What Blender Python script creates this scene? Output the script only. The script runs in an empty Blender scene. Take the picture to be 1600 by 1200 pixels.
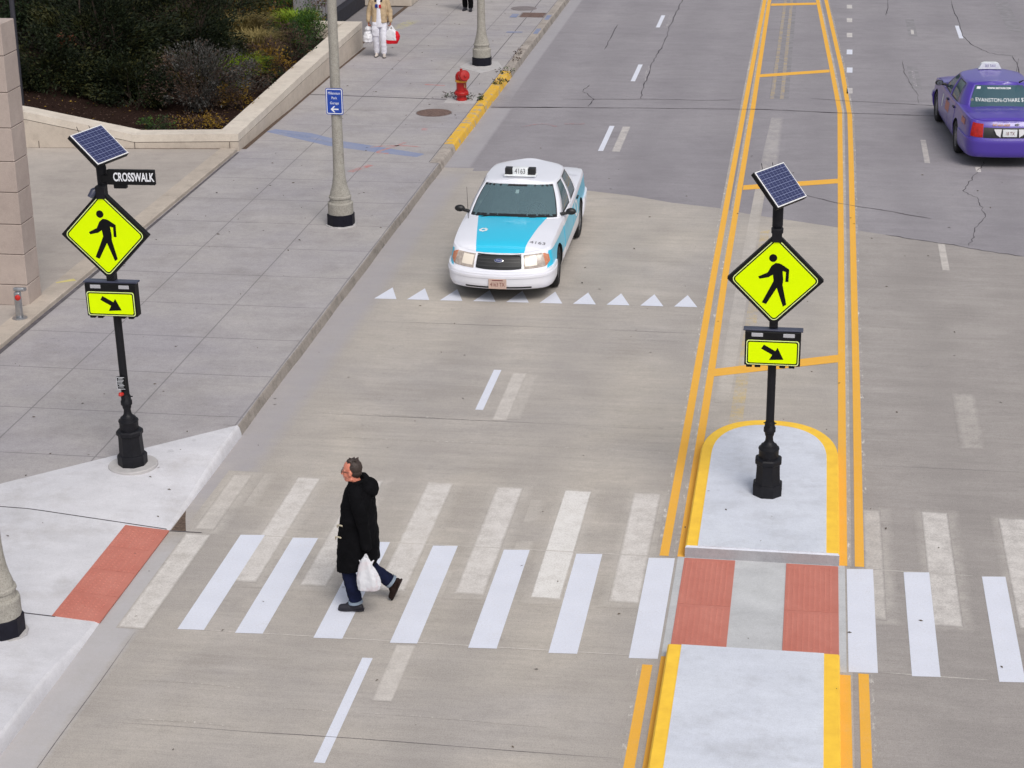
import bpy, bmesh, math, random
from mathutils import Vector, Matrix, Euler, noise as mnoise
R = math.radians
random.seed(7)
scene = bpy.context.scene
col = scene.collection

# ------------------------------------------------------------------ camera
CAM_H = 9.7
PITCH, YAW, ROLL, FPX = 0.35836, -0.156785, -0.011795, 3017.0
fw = Vector((math.sin(YAW)*math.cos(PITCH), math.cos(YAW)*math.cos(PITCH), -math.sin(PITCH)))
rt = Vector((math.cos(YAW), -math.sin(YAW), 0))
upv = rt.cross(fw)
rt2 = rt*math.cos(ROLL) + upv*math.sin(ROLL)
up2 = upv*math.cos(ROLL) - rt*math.sin(ROLL)
cd = bpy.data.cameras.new("camera")
cam = bpy.data.objects.new("camera", cd)
col.objects.link(cam)
cd.sensor_width = 36.0
cd.lens = FPX/1600*36.0
cd.clip_start = 0.1
cd.clip_end = 3000
m4 = Matrix((rt2, up2, -fw)).transposed().to_4x4()
m4.translation = (0, 0, CAM_H)
cam.matrix_world = m4
scene.camera = cam

# ------------------------------------------------------------------ world, sun, exposure
SUN_EL, SUN_AZ = R(52), R(150)      # azimuth measured from +Y towards +X
w = bpy.data.worlds.new("World")
scene.world = w
w.use_nodes = True
wn, wl = w.node_tree.nodes, w.node_tree.links
sky = wn.new('ShaderNodeTexSky')
sky.sky_type = 'NISHITA'
sky.sun_disc = False
sky.sun_elevation = SUN_EL
sky.sun_rotation = SUN_AZ
sky.air_density = 1.0
sky.dust_density = 4.0
hs = wn.new('ShaderNodeHueSaturation')
hs.inputs['Saturation'].default_value = 0.42
wl.new(sky.outputs[0], hs.inputs['Color'])
wl.new(hs.outputs[0], wn['Background'].inputs[0])
wn['Background'].inputs[1].default_value = 0.13
sd = bpy.data.lights.new("sun", 'SUN')
sd.energy = 1.45
sd.angle = R(26)
sd.color = (1.0, 0.96, 0.90)
sun = bpy.data.objects.new("sun", sd)
col.objects.link(sun)
sdir = Vector((math.sin(SUN_AZ)*math.cos(SUN_EL), math.cos(SUN_AZ)*math.cos(SUN_EL), math.sin(SUN_EL)))
sun.rotation_euler = sdir.to_track_quat('Z', 'Y').to_euler()
scene.view_settings.view_transform = 'Standard'
scene.view_settings.look = 'None'
scene.view_settings.gamma = 1.0
scene.view_settings.use_curve_mapping = False
scene.view_settings.exposure = -0.04

# ------------------------------------------------------------------ object helpers
def tag(o, label=None, cat=None, group=None, kind=None):
    if label: o['label'] = label
    if cat: o['category'] = cat
    if group: o['group'] = group
    if kind: o['kind'] = kind
    return o

def thing(name, label, cat, loc=(0, 0, 0), rz=0, group=None, kind=None):
    o = bpy.data.objects.new(name, None)
    o.empty_display_size = 0.2
    col.objects.link(o)
    o.location = loc
    o.rotation_euler = (0, 0, rz)
    return tag(o, label, cat, group, kind)

def children(o):
    return [c for c in bpy.data.objects if c.parent is o]

def copy_tree(o, parent=None):
    c = o.copy()
    col.objects.link(c)
    c.parent = parent
    for ch in children(o):
        copy_tree(ch, c)
    return c

class MB:
    """collects shapes and links them as one mesh object"""
    def __init__(s):
        s.v, s.f, s.m, s.mi = [], [], [], 0
    def add(s, verts, faces, mi=None):
        o = len(s.v)
        s.v += [tuple(v) for v in verts]
        s.f += [tuple(i+o for i in f) for f in faces]
        s.m += [s.mi if mi is None else mi]*len(faces)
    def mark(s):
        return len(s.v)
    def xf(s, mat, frm=0):
        for i in range(frm, len(s.v)):
            s.v[i] = tuple(mat @ Vector(s.v[i]))
    def box(s, c, d, bev=0.0, seg=1):
        bm = bmesh.new()
        bmesh.ops.create_cube(bm, size=1.0)
        for v in bm.verts:
            v.co = Vector((v.co.x*d[0]+c[0], v.co.y*d[1]+c[1], v.co.z*d[2]+c[2]))
        if bev > 0:
            bmesh.ops.bevel(bm, geom=bm.edges[:], offset=bev, segments=seg, affect='EDGES', profile=0.5)
        bm.verts.index_update()
        s.add([v.co for v in bm.verts], [[v.index for v in f.verts] for f in bm.faces])
        bm.free()
    def lathe(s, prof, n=24, c=(0, 0, 0), rot=0.0, sq=1.0):
        o = []
        for r, z in prof:
            for k in range(n):
                a = 2*math.pi*k/n+rot
                o.append((c[0]+r*math.cos(a), c[1]+r*sq*math.sin(a), c[2]+z))
        f = []
        for j in range(len(prof)-1):
            for k in range(n):
                k2 = (k+1) % n
                f.append((j*n+k, j*n+k2, (j+1)*n+k2, (j+1)*n+k))
        f.append(tuple(range(n-1, -1, -1)))
        f.append(tuple((len(prof)-1)*n+k for k in range(n)))
        s.add(o, f)
    def tube(s, pts, r, n=8):
        pts = [Vector(p) for p in pts]
        rs = r if isinstance(r, (list, tuple)) else [r]*len(pts)
        o, ref = [], None
        for i, p in enumerate(pts):
            d = (pts[min(i+1, len(pts)-1)]-pts[max(i-1, 0)]).normalized()
            if ref is None:
                ref = d.orthogonal().normalized()
            ref = (ref - d*ref.dot(d)).normalized()
            b = d.cross(ref)
            for k in range(n):
                a = 2*math.pi*k/n
                o.append(p+(ref*math.cos(a)+b*math.sin(a))*rs[i])
        f = []
        for j in range(len(pts)-1):
            for k in range(n):
                k2 = (k+1) % n
                f.append((j*n+k, j*n+k2, (j+1)*n+k2, (j+1)*n+k))
        f.append(tuple(range(n-1, -1, -1)))
        f.append(tuple((len(pts)-1)*n+k for k in range(n)))
        s.add(o, f)
    def prism(s, poly, z0, z1):
        n = len(poly)
        a = sum(poly[i][0]*poly[(i+1) % n][1]-poly[(i+1) % n][0]*poly[i][1] for i in range(n))
        if a < 0:
            poly = poly[::-1]
        v = [(p[0], p[1], z0) for p in poly]+[(p[0], p[1], z1) for p in poly]
        f = [tuple(range(n-1, -1, -1)), tuple(range(n, 2*n))]
        for i in range(n):
            j = (i+1) % n
            f.append((i, j, n+j, n+i))
        s.add(v, f)
    def sheet(s, poly, z):
        n = len(poly)
        a = sum(poly[i][0]*poly[(i+1) % n][1]-poly[(i+1) % n][0]*poly[i][1] for i in range(n))
        if a < 0:
            poly = poly[::-1]
        s.add([(p[0], p[1], z) for p in poly], [tuple(range(n))])
    def grid(s, fn, us, vs):
        o = [fn(u, v) for u in us for v in vs]
        nv = len(vs)
        s.add(o, [(i*nv+j, (i+1)*nv+j, (i+1)*nv+j+1, i*nv+j+1) for i in range(len(us)-1) for j in range(nv-1)])
    def ribbon(s, pts, w, z):
        """flat strip along pts on the ground"""
        pts = [Vector((p[0], p[1])) for p in pts]
        ws = w if isinstance(w, (list, tuple)) else [w]*len(pts)
        L, Rr = [], []
        for i, p in enumerate(pts):
            d = (pts[min(i+1, len(pts)-1)]-pts[max(i-1, 0)]).normalized()
            nrm = Vector((-d.y, d.x))
            L.append(p+nrm*ws[i]/2)
            Rr.append(p-nrm*ws[i]/2)
        n = len(pts)
        s.add([(p.x, p.y, z) for p in L]+[(p.x, p.y, z) for p in Rr],
              [(i, n+i, n+i+1, i+1) for i in range(n-1)])
    def build(s, name, mats, parent=None, smooth=None, loc=None, fix=True):
        me = bpy.data.meshes.new(name)
        me.from_pydata(s.v, [], s.f)
        mats = mats if isinstance(mats, (list, tuple)) else [mats]
        for m in mats:
            me.materials.append(m)
        me.polygons.foreach_set('material_index', s.m)
        if fix:
            bm = bmesh.new()
            bm.from_mesh(me)
            bmesh.ops.recalc_face_normals(bm, faces=bm.faces[:])
            bm.to_mesh(me)
            bm.free()
        if smooth is not None:
            me.polygons.foreach_set('use_smooth', [True]*len(me.polygons))
            me.set_sharp_from_angle(angle=R(smooth))
        me.update()
        o = bpy.data.objects.new(name, me)
        col.objects.link(o)
        o.parent = parent
        if loc:
            o.location = loc
        return o

def evaluated_mesh(o):
    dg = bpy.context.evaluated_depsgraph_get()
    return bpy.data.meshes.new_from_object(o.evaluated_get(dg))

def text_verts(txt, size, squeeze=1.0, shear=0.0, bold=0.0):
    cu = bpy.data.curves.new("lettering", 'FONT')
    cu.body = txt
    cu.size = size
    cu.align_x = 'CENTER'
    cu.align_y = 'CENTER'
    cu.extrude = 0.0012
    cu.offset = bold
    cu.shear = shear
    cu.resolution_u = 3
    o = bpy.data.objects.new("lettering", cu)
    col.objects.link(o)
    bpy.context.view_layer.update()
    me = evaluated_mesh(o)
    v = [(p.co.x*squeeze, p.co.y, p.co.z) for p in me.vertices]
    f = [tuple(p.vertices) for p in me.polygons]
    bpy.data.objects.remove(o)
    bpy.data.meshes.remove(me)
    bpy.data.curves.remove(cu)
    return v, f

def lettering(name, txt, size, mat, parent, matrix, squeeze=1.0, bold=0.0, warp=None, shear=0.0):
    v, f = text_verts(txt, size, squeeze, shear, bold)
    mb = MB()
    mb.add([matrix @ Vector(p) for p in v], f)
    if warp:
        mb.v = [warp(p) for p in mb.v]
    return mb.build(name, mat, parent, fix=False)

def catmull(pts, n):
    P = [Vector(p) for p in pts]
    out = []
    for i in range(len(P)-1):
        p0, p1, p2, p3 = P[max(i-1, 0)], P[i], P[i+1], P[min(i+2, len(P)-1)]
        for k in range(n):
            t = k/n
            out.append(0.5*((2*p1)+(p2-p0)*t+(2*p0-5*p1+4*p2-p3)*t*t+(3*p1-p0-3*p2+p3)*t**3))
    out.append(P[-1])
    return out

def lerp_tab(tab, x):
    if x <= tab[0][0]: return tab[0][1]
    for (a, b), (c, d) in zip(tab, tab[1:]):
        if x <= c:
            return b+(d-b)*(x-a)/(c-a)
    return tab[-1][1]

def sstep(a, b, x):
    t = max(0.0, min(1.0, (x-a)/(b-a)))
    return t*t*(3-2*t)

def round_poly(pts, r, n=5):
    out = []
    N = len(pts)
    for i in range(N):
        p, a, b = Vector(pts[i]), Vector(pts[i-1]), Vector(pts[(i+1) % N])
        da, db = (a-p).normalized(), (b-p).normalized()
        ang = da.angle(db)
        t = r/math.tan(ang/2)
        c = p+(da+db).normalized()*(r/math.sin(ang/2))
        s, e = p+da*t-c, p+db*t-c
        for k in range(n+1):
            q = s.lerp(e, k/n)
            out.append(tuple(c+q.normalized()*r))
    return out

# ------------------------------------------------------------------ material helpers
def S(r, g, b):
    """display colour 0-255 to linear"""
    f = lambda c: (c/255/12.92) if c/255 <= 0.04045 else ((c/255+0.055)/1.055)**2.4
    return (f(r), f(g), f(b))

def c4(c): return (c[0], c[1], c[2], 1.0)

class NT:
    def __init__(s, name):
        s.mat = bpy.data.materials.new(name)
        s.mat.use_nodes = True
        s.n, s.l = s.mat.node_tree.nodes, s.mat.node_tree.links
        s.b = s.n['Principled BSDF']
        s.tc = s.n.new('ShaderNodeTexCoord')
        s.obj = s.tc.outputs['Object']
    def put(s, sock, val):
        if hasattr(val, 'is_output'):
            s.l.new(val, sock)
        elif isinstance(val, (tuple, list)) and len(val) == 3 and sock.type == 'RGBA':
            sock.default_value = c4(val)
        else:
            sock.default_value = val
    def set(s, **kw):
        for k, v in kw.items():
            s.put(s.b.inputs[k.replace('_', ' ')], v)
        return s
    def mapping(s, scale=(1, 1, 1), rot=(0, 0, 0), loc=(0, 0, 0)):
        n = s.n.new('ShaderNodeMapping')
        n.inputs['Scale'].default_value = scale
        n.inputs['Rotation'].default_value = rot
        n.inputs['Location'].default_value = loc
        s.l.new(s.obj, n.inputs['Vector'])
        return n.outputs[0]
    def noise(s, scale, detail=4, rough=0.6, vec=None, dist=0.0):
        n = s.n.new('ShaderNodeTexNoise')
        n.inputs['Scale'].default_value = scale
        n.inputs['Detail'].default_value = detail
        n.inputs['Roughness'].default_value = rough
        n.inputs['Distortion'].default_value = dist
        s.l.new(vec or s.obj, n.inputs['Vector'])
        return n.outputs['Fac']
    def voronoi(s, scale, vec=None, feature='F1', out='Distance'):
        n = s.n.new('ShaderNodeTexVoronoi')
        n.feature = feature
        n.inputs['Scale'].default_value = scale
        s.l.new(vec or s.obj, n.inputs['Vector'])
        return n.outputs[out]
    def ramp(s, fac, pts):
        n = s.n.new('ShaderNodeValToRGB')
        e = n.color_ramp.elements
        while len(e) < len(pts): e.new(0.5)
        for el, (p, c) in zip(e, pts):
            el.position = p
            el.color = c4(c) if isinstance(c, (tuple, list)) else (c, c, c, 1)
        s.l.new(fac, n.inputs[0])
        return n.outputs[0]
    def math(s, op, a, b=None, clamp=False):
        n = s.n.new('ShaderNodeMath')
        n.operation = op
        n.use_clamp = clamp
        s.put(n.inputs[0], a)
        if b is not None: s.put(n.inputs[1], b)
        return n.outputs[0]
    def mix(s, fac, a, b, mode='MIX'):
        n = s.n.new('ShaderNodeMix')
        n.data_type = 'RGBA'
        n.blend_type = mode
        s.put(n.inputs['Factor'], fac)
        ins = [i for i in n.inputs if i.type == 'RGBA']
        s.put(ins[0], a)
        s.put(ins[1], b)
        return [o for o in n.outputs if o.type == 'RGBA'][0]
    def xyz(s):
        n = s.n.new('ShaderNodeSeparateXYZ')
        s.l.new(s.obj, n.inputs[0])
        return n.outputs[0], n.outputs[1], n.outputs[2]
    def bump(s, h, strength=0.3, dist=0.01):
        n = s.n.new('ShaderNodeBump')
        n.inputs['Strength'].default_value = strength
        n.inputs['Distance'].default_value = dist
        s.l.new(h, n.inputs['Height'])
        s.l.new(n.outputs[0], s.b.inputs['Normal'])
        return s

def plain(name, c, rough=0.6, metal=0.0, spec=0.5, var=0.12, scale=8.0, bump=0.0, **kw):
    t = NT(name)
    d = tuple(x*(1-var) for x in c)
    l = tuple(min(1, x*(1+var)) for x in c)
    fac = t.noise(scale, 5)
    t.set(Base_Color=t.ramp(fac, [(0.3, d), (0.7, l)]), Roughness=rough, Metallic=metal)
    t.b.inputs['Specular IOR Level'].default_value = spec
    for k, v in kw.items():
        t.put(t.b.inputs[k.replace('_', ' ')], v)
    if bump:
        t.bump(t.noise(scale*6, 4), bump)
    return t.mat

def concrete(name, ca, cb, cc, big=0.35, mid=2.0, streak=0.0, speck=0.5, rough=0.85, joints=None, bump=0.15, stain=0.5, paint=None, mottle=0.045, feather=0.0, lanes=0.0):
    """poured concrete: cloudy base, blotches, transverse broom streaks, fine specks, optional scored joints"""
    t = NT(name)
    base = t.mix(t.ramp(t.noise(big, 6, 0.62, dist=0.4), [(0.33, 0.0), (0.67, 1.0)]), ca, cb)
    base = t.mix(t.math('MULTIPLY', t.ramp(t.noise(mid, 7, 0.68), [(0.5, 0.0), (0.72, 1.0)]), stain), base, cc)
    if streak:
        st = t.noise(1.0, 5, 0.7, vec=t.mapping(scale=(0.35, 9.0, 1)))
        base = t.mix(1.0, base, t.ramp(st, [(0.3, 1-streak), (0.7, 1+streak)]), 'MULTIPLY')
        st2 = t.noise(1.0, 3, 0.6, vec=t.mapping(scale=(2.0, 46.0, 1)))
        base = t.mix(1.0, base, t.ramp(st2, [(0.3, 1-streak*0.7), (0.7, 1+streak*0.7)]), 'MULTIPLY')
    mo = t.noise(1.0, 5, 0.65, vec=t.mapping(scale=(0.9, 2.6, 1)), dist=0.6)
    base = t.mix(1.0, base, t.ramp(mo, [(0.32, 1-mottle*1.3), (0.68, 1+mottle)]), 'MULTIPLY')
    mo2 = t.noise(3.6, 5, 0.7)
    base = t.mix(1.0, base, t.ramp(mo2, [(0.32, 1-mottle), (0.68, 1+mottle*0.9)]), 'MULTIPLY')
    gr = t.noise(17, 4, 0.75)
    base = t.mix(1.0, base, t.ramp(gr, [(0.32, 1-0.07*speck), (0.5, 1.0), (0.7, 1+0.05*speck)]), 'MULTIPLY')
    if lanes:
        x, y, z = t.xyz()
        wv = t.math('SINE', t.math('ADD', t.math('MULTIPLY', x, 3.6), t.math('MULTIPLY', t.noise(0.25, 2), 1.6)))
        wv = t.math('MULTIPLY', t.math('ADD', t.math('MULTIPLY', wv, 0.5), 0.5), t.ramp(t.noise(1.0, 4, 0.6, vec=t.mapping(scale=(1.2, 0.22, 1))), [(0.3, 0.3), (0.7, 1.0)]))
        base = t.mix(t.math('MULTIPLY', wv, lanes), base, tuple(q*0.80 for q in ca))
    dr = t.noise(0.55, 3, 0.5)
    spots = t.math('MULTIPLY', t.ramp(t.noise(5.2, 2, 0.5), [(0.68, 0.0), (0.76, 1.0)]), t.ramp(dr, [(0.5, 0.0), (0.62, 0.30)]))
    base = t.mix(spots, base, tuple(x*0.55 for x in ca))
    sp = t.noise(70, 3, 0.7)
    base = t.mix(1.0, base, t.ramp(sp, [(0.28, 1-0.22*speck), (0.5, 1.0), (0.75, 1+0.16*speck)]), 'MULTIPLY')
    pit = t.voronoi(6.5)
    base = t.mix(t.math('MULTIPLY', t.ramp(pit, [(0.02, 1.0), (0.06, 0.0)]), t.ramp(t.noise(1.3, 2), [(0.55, 0.0), (0.62, 0.45)])), base, tuple(x*0.45 for x in ca))
    if joints:
        x, y, z = t.xyz()
        tot = None
        for ax, period, off, wd in joints:
            a = t.math('ADD', x if ax == 'x' else y, 1000.0*period-off)
            a = t.math('ADD', a, t.math('MULTIPLY', t.math('SUBTRACT', t.noise(1.5, 2), 0.5), 0.012))
            md = t.math('PINGPONG', a, period/2)
            ln = t.math('LESS_THAN', md, wd)
            tot = ln if tot is None else t.math('MAXIMUM', tot, ln)
        base = t.mix(t.math('MULTIPLY', tot, 0.55), base, tuple(x*0.38 for x in ca))
    if paint:
        c, pb, con, fine, psc, dirt, stretch = paint
        vec = t.mapping(scale=stretch)
        nz = t.noise(psc, 7, 0.7, vec=vec)
        n2 = t.noise(psc*11, 3, 0.7, vec=vec)
        a = t.math('ADD', t.math('MULTIPLY', t.math('SUBTRACT', nz, 0.5), con), t.math('MULTIPLY', t.math('SUBTRACT', n2, 0.5), fine))
        if feather:
            sg = t.n.new('ShaderNodeSeparateXYZ'); t.l.new(t.tc.outputs['Generated'], sg.inputs[0])
            wob = t.math('MULTIPLY', t.math('SUBTRACT', t.noise(7, 4, 0.7), 0.5), 0.9)
            ex = t.math('DIVIDE', t.math('PINGPONG', sg.outputs[0], 0.5), feather)
            ey = t.math('DIVIDE', t.math('PINGPONG', sg.outputs[1], 0.5), feather*0.22)
            ed = t.math('ADD', t.math('MINIMUM', ex, ey), wob, clamp=True)
            a = t.math('ADD', t.math('ADD', a, pb), 0.0, clamp=True)
            a = t.math('MULTIPLY', a, t.ramp(ed, [(0.05, 0.0), (0.85, 1.0)]))
        else:
            a = t.math('ADD', a, pb, clamp=True)
        cc = t.mix(t.ramp(t.noise(3.0, 6, 0.7), [(0.35, 0.0), (0.75, min(1, dirt*3))]), c, tuple(x*0.78 for x in c))
        cc = t.mix(1.0, cc, t.ramp(t.noise(90, 2), [(0.3, 0.95), (0.7, 1.04)]), 'MULTIPLY')
        base = t.mix(a, base, cc)
    t.set(Base_Color=base, Roughness=rough)
    t.b.inputs['Specular IOR Level'].default_value = 0.25
    t.bump(t.noise(40, 4, 0.7), bump, 0.01)
    return t.mat

UNDER = {}
def road_paint(name, c, base=1.0, con=0.4, fine=0.3, scale=5.0, dirt=0.10, stretch=(1, 1, 1), under='road_tan', feather=0.0):
    """thin road paint worn down to the concrete below it: base = share of paint left, con / fine = how patchy it is"""
    args, kw = UNDER[under]
    return concrete(name, *args, paint=(c, base, con, fine, scale, dirt, stretch), feather=feather, **kw)
def paving(key, name, *args, **kw):
    UNDER[key] = (args, kw)
    return concrete(name, *args, **kw)
# ------------------------------------------------------------------ surface materials
M = {}
M['road_tan'] = paving('road_tan', 'tan road concrete', S(171,165,161), S(187,179,169), S(157,150,144), big=0.28, mid=0.9, streak=0.065, speck=1.1, stain=0.7, lanes=0.5, mottle=0.06)
M['road_grey'] = paving('road_grey', 'grey road concrete', S(144,140,145), S(153,149,153), S(131,127,132), big=0.22, mid=0.8, streak=0.035, speck=0.9, stain=0.55, lanes=0.45)
M['road_right'] = paving('road_right', 'worn road concrete', S(156,150,147), S(166,160,156), S(141,135,132), big=0.28, mid=0.9, streak=0.06, speck=1.1, stain=0.65, lanes=0.45, mottle=0.06)
M['gutter'] = paving('gutter', 'gutter concrete', S(166,162,166), S(176,172,174), S(146,141,143), big=0.6, mid=2.5, streak=0.04, speck=0.7)
M['gutter_new'] = paving('gutter_new', 'new gutter concrete', S(184,181,183), S(196,193,195), S(166,160,158), big=0.6, mid=2.2, speck=0.4, stain=0.4)
M['walk'] = paving('walk', 'scored sidewalk concrete', S(160,156,160), S(173,168,166), S(148,143,142), big=0.35, mid=1.0, streak=0.02, speck=0.9,
                     joints=[('x', 1.49, -8.91, 0.011), ('y', 1.575, 23.46, 0.011)], stain=0.6, mottle=0.05)
M['apron'] = concrete('new pale concrete', S(202,201,206), S(214,213,218), S(178,174,174), big=0.5, mid=1.4, speck=0.5, stain=0.6)
M['island'] = concrete('island concrete', S(202,206,217), S(212,216,226), S(180,182,189), big=0.8, mid=2.0, speck=0.5, stain=0.6)
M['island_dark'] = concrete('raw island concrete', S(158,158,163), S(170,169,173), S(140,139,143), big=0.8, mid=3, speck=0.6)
M['walk_mid'] = concrete('refuge concrete', S(184,185,188), S(196,197,199), S(166,166,168), big=0.8, mid=2.0, speck=0.6)
M['kerb'] = concrete('weathered kerb', S(160,152,145), S(174,165,157), S(118,110,104), big=1.0, mid=3.5, speck=1.0, stain=0.8)
M['kerb_face'] = concrete('stained kerb face', S(146,139,132), S(158,150,143), S(112,106,101), big=1.4, mid=4.0, speck=1.0, stain=0.9)
M['plaza'] = concrete('plaza concrete', S(166,158,152), S(176,168,161), S(152,145,140), big=0.35, mid=1.2, speck=0.6, stain=0.5)
M['plaza_edge'] = concrete('plaza edging', S(176,165,154), S(188,177,165), S(150,141,132), big=1.0, mid=3, speck=0.6)
M['dark_soil'] = plain('dark grit', S(98,84,75), 0.95, spec=0.1, var=0.4, scale=30)
M['crack'] = plain('crack filler', S(74,70,76), 0.9, spec=0.1, var=0.3, scale=12)
M['crack_pale'] = plain('fine crack', S(98,94,98), 0.9, spec=0.1, var=0.25, scale=9)
M['white_paint'] = road_paint('fresh white road paint', S(220,223,235), 1.0, 0.7, 0.9, 6.0, 0.14)
M['white_worn'] = road_paint('worn white road paint', S(215,210,206), 0.74, 1.9, 1.7, 4.5, 0.05, feather=0.13)
M['white_worn_more'] = road_paint('very worn white road paint', S(212,206,200), 0.52, 1.5, 1.2, 4.0, 0.05, feather=0.16)
M['white_ghost'] = road_paint('ghost of white road paint', S(206,200,193), 0.26, 1.3, 0.9, 3.2, 0.05, feather=0.26)
M['white_fleck'] = road_paint('flecks of white paint', S(226,222,216), -0.35, 7.0, 2.0, 3.5, 0.05, (5, 1.6, 1))
for key, un in (('road_right', 'R'), ('road_grey', 'G')):
    M['white_worn'+un] = road_paint('worn white paint on '+key.replace('_', ' '), S(213,208,204), 0.68, 1.9, 1.6, 4.5, 0.05, under=key, feather=0.10)
    M['white_worn_more'+un] = road_paint('very worn white paint on '+key.replace('_', ' '), S(212,206,200), 0.52, 1.5, 1.2, 4.0, 0.05, under=key, feather=0.16)
    M['white_ghost'+un] = road_paint('ghost of white paint on '+key.replace('_', ' '), S(206,200,193), 0.26, 1.3, 0.9, 3.2, 0.05, under=key, feather=0.26)
    M['white_fleck'+un] = road_paint('flecks of white paint on '+key.replace('_', ' '), S(226,222,216), -0.35, 7.0, 2.0, 3.5, 0.05, (5, 1.6, 1), under=key)
    M['yellow_old'+un] = road_paint('old yellow paint on '+key.replace('_', ' '), S(204,176,104), 0.20, 2.6, 1.6, 4.5, 0.1, under=key)
M['yellow_paint'] = road_paint('yellow road paint', S(236,178,72), 1.0, 0.5, 0.5, 6.0, 0.08)
M['yellow_old'] = road_paint('old yellow road paint', S(204,176,104), 0.20, 2.6, 1.6, 4.5, 0.1)
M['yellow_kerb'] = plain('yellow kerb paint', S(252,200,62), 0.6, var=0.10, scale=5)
M['yellow_kerb_side'] = plain('darker yellow kerb paint', S(236,178,56), 0.65, var=0.10, scale=4)  # island sides: slightly darker yellow than the top edge
def old_kerb_paint():
    t = NT('flaking yellow kerb paint')
    f = t.ramp(t.noise(5, 6, 0.7), [(0.40, 0.0), (0.47, 1.0)])
    y = t.mix(t.noise(2.5, 4), S(236,190,62), S(206,158,52))
    t.set(Base_Color=t.mix(f, S(170,158,142), y), Roughness=0.75)
    return t.mat
M['yellow_flake'] = old_kerb_paint()
def tactile_mat():
    t = NT('brick red tactile paving')
    b = t.mix(t.ramp(t.noise(1.8, 6, 0.7), [(0.3, 0.0), (0.7, 1.0)]), S(182,108,94), S(196,126,112))
    b = t.mix(t.ramp(t.noise(16, 4, 0.7), [(0.62, 0.0), (0.78, 0.4)]), b, S(210,164,150))
    t.set(Base_Color=b, Roughness=0.8)
    return t.mat
M['tactile'] = tactile_mat()

# ------------------------------------------------------------------ ground, road, gutters
mb = MB(); mb.sheet([(-300, -100), (300, -100), (300, 900), (-300, 900)], -0.06)
tag(mb.build('ground', M['road_grey']), kind='structure')

mb = MB(); mb.sheet([(-7.45, -20), (11, -20), (11, 46), (-7.45, 46)], 0.0)
road = tag(mb.build('road', M['road_tan']), kind='structure')
edge = [(-7.45, 37.60), (-6.33, 37.72), (-5.2, 36.9), (-4.38, 36.45), (-3.35, 36.12), (-2.51, 35.68), (-1.66, 35.42), (-0.97, 35.0), (-0.53, 34.82),
        (0.26, 34.47), (0.95, 34.16), (1.44, 33.93), (1.97, 33.66), (2.60, 33.41), (3.09, 33.11), (3.75, 32.84), (6, 32.0), (11, 30.4)]
mb = MB(); mb.sheet(edge+[(11, 260), (-7.45, 260)], 0.0010)
mb.build('grey_pavement', M['road_grey'], road)
mb = MB(); mb.sheet([(0.68, -20), (11, -20), (11, 30.4)]+[p for p in edge[::-1] if p[0] > 0.68][1:]+[(0.68, 34.28)], 0.0006)
mb.build('darker_lanes', M['road_right'], road)

M['gutter_soft'] = road_paint('dusty gutter concrete', S(166,162,166), 0.72, 0.8, 0.5, 2.0, 0.10, feather=0.30)
M['gutter_far'] = road_paint('pale far gutter concrete', S(166,163,167), 0.80, 0.8, 0.5, 2.0, 0.10, under='road_grey', feather=0.12)
for y0, y1, xr, key, z in ((20.13, 37.9, -6.72, 'gutter_soft', 0.0015), (37.9, 43.6, -6.78, 'gutter_far', 0.0016), (43.7, 200, -6.96, 'gutter_far', 0.0017)):
    mb = MB(); mb.sheet([(-7.62, y0), (xr, y0), (xr, y1), (-7.62, y1)], z)
    mb.build('gutter_strip', M[key], road)
M['gutter_near'] = road_paint('pale near gutter concrete', S(184,181,183), 0.85, 0.8, 0.5, 2.0, 0.10, feather=0.22)
mb = MB(); mb.sheet([(-7.62, 5), (-6.84, 5), (-6.84, 20.12), (-7.62, 20.12)], 0.0015)
mb.build('gutter_strip', M['gutter_near'], road)

# far side of the road, outside the frame
mb = MB(); mb.box((13.2, 110, 0.06), (4.4, 300, 0.2), 0.02)
tag(mb.build('far_sidewalk', M['walk']), kind='structure')

# ------------------------------------------------------------------ painted road markings (parts of the road)
ZM = 0.0036
def on_paving(mat, x, y):
    for k, m_ in list(M.items()):
        if m_ is mat and k+'G' in M:
            far = y > lerp_tab(edge, x)+0.3
            return M[k+'G'] if far else M[k+'R'] if x > 0.7 else mat
    return mat
def mark(name, poly, mat, z=ZM):
    mat = on_paving(mat, poly[0][0], poly[0][1])
    mb = MB(); mb.sheet(poly, z)
    return mb.build(name, mat, road)
def strip(name, pts, wd, mat, z=ZM):
    mat = on_paving(mat, *pts[0])
    mb = MB(); mb.ribbon(pts, wd, z)
    return mb.build(name, mat, road)

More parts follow.
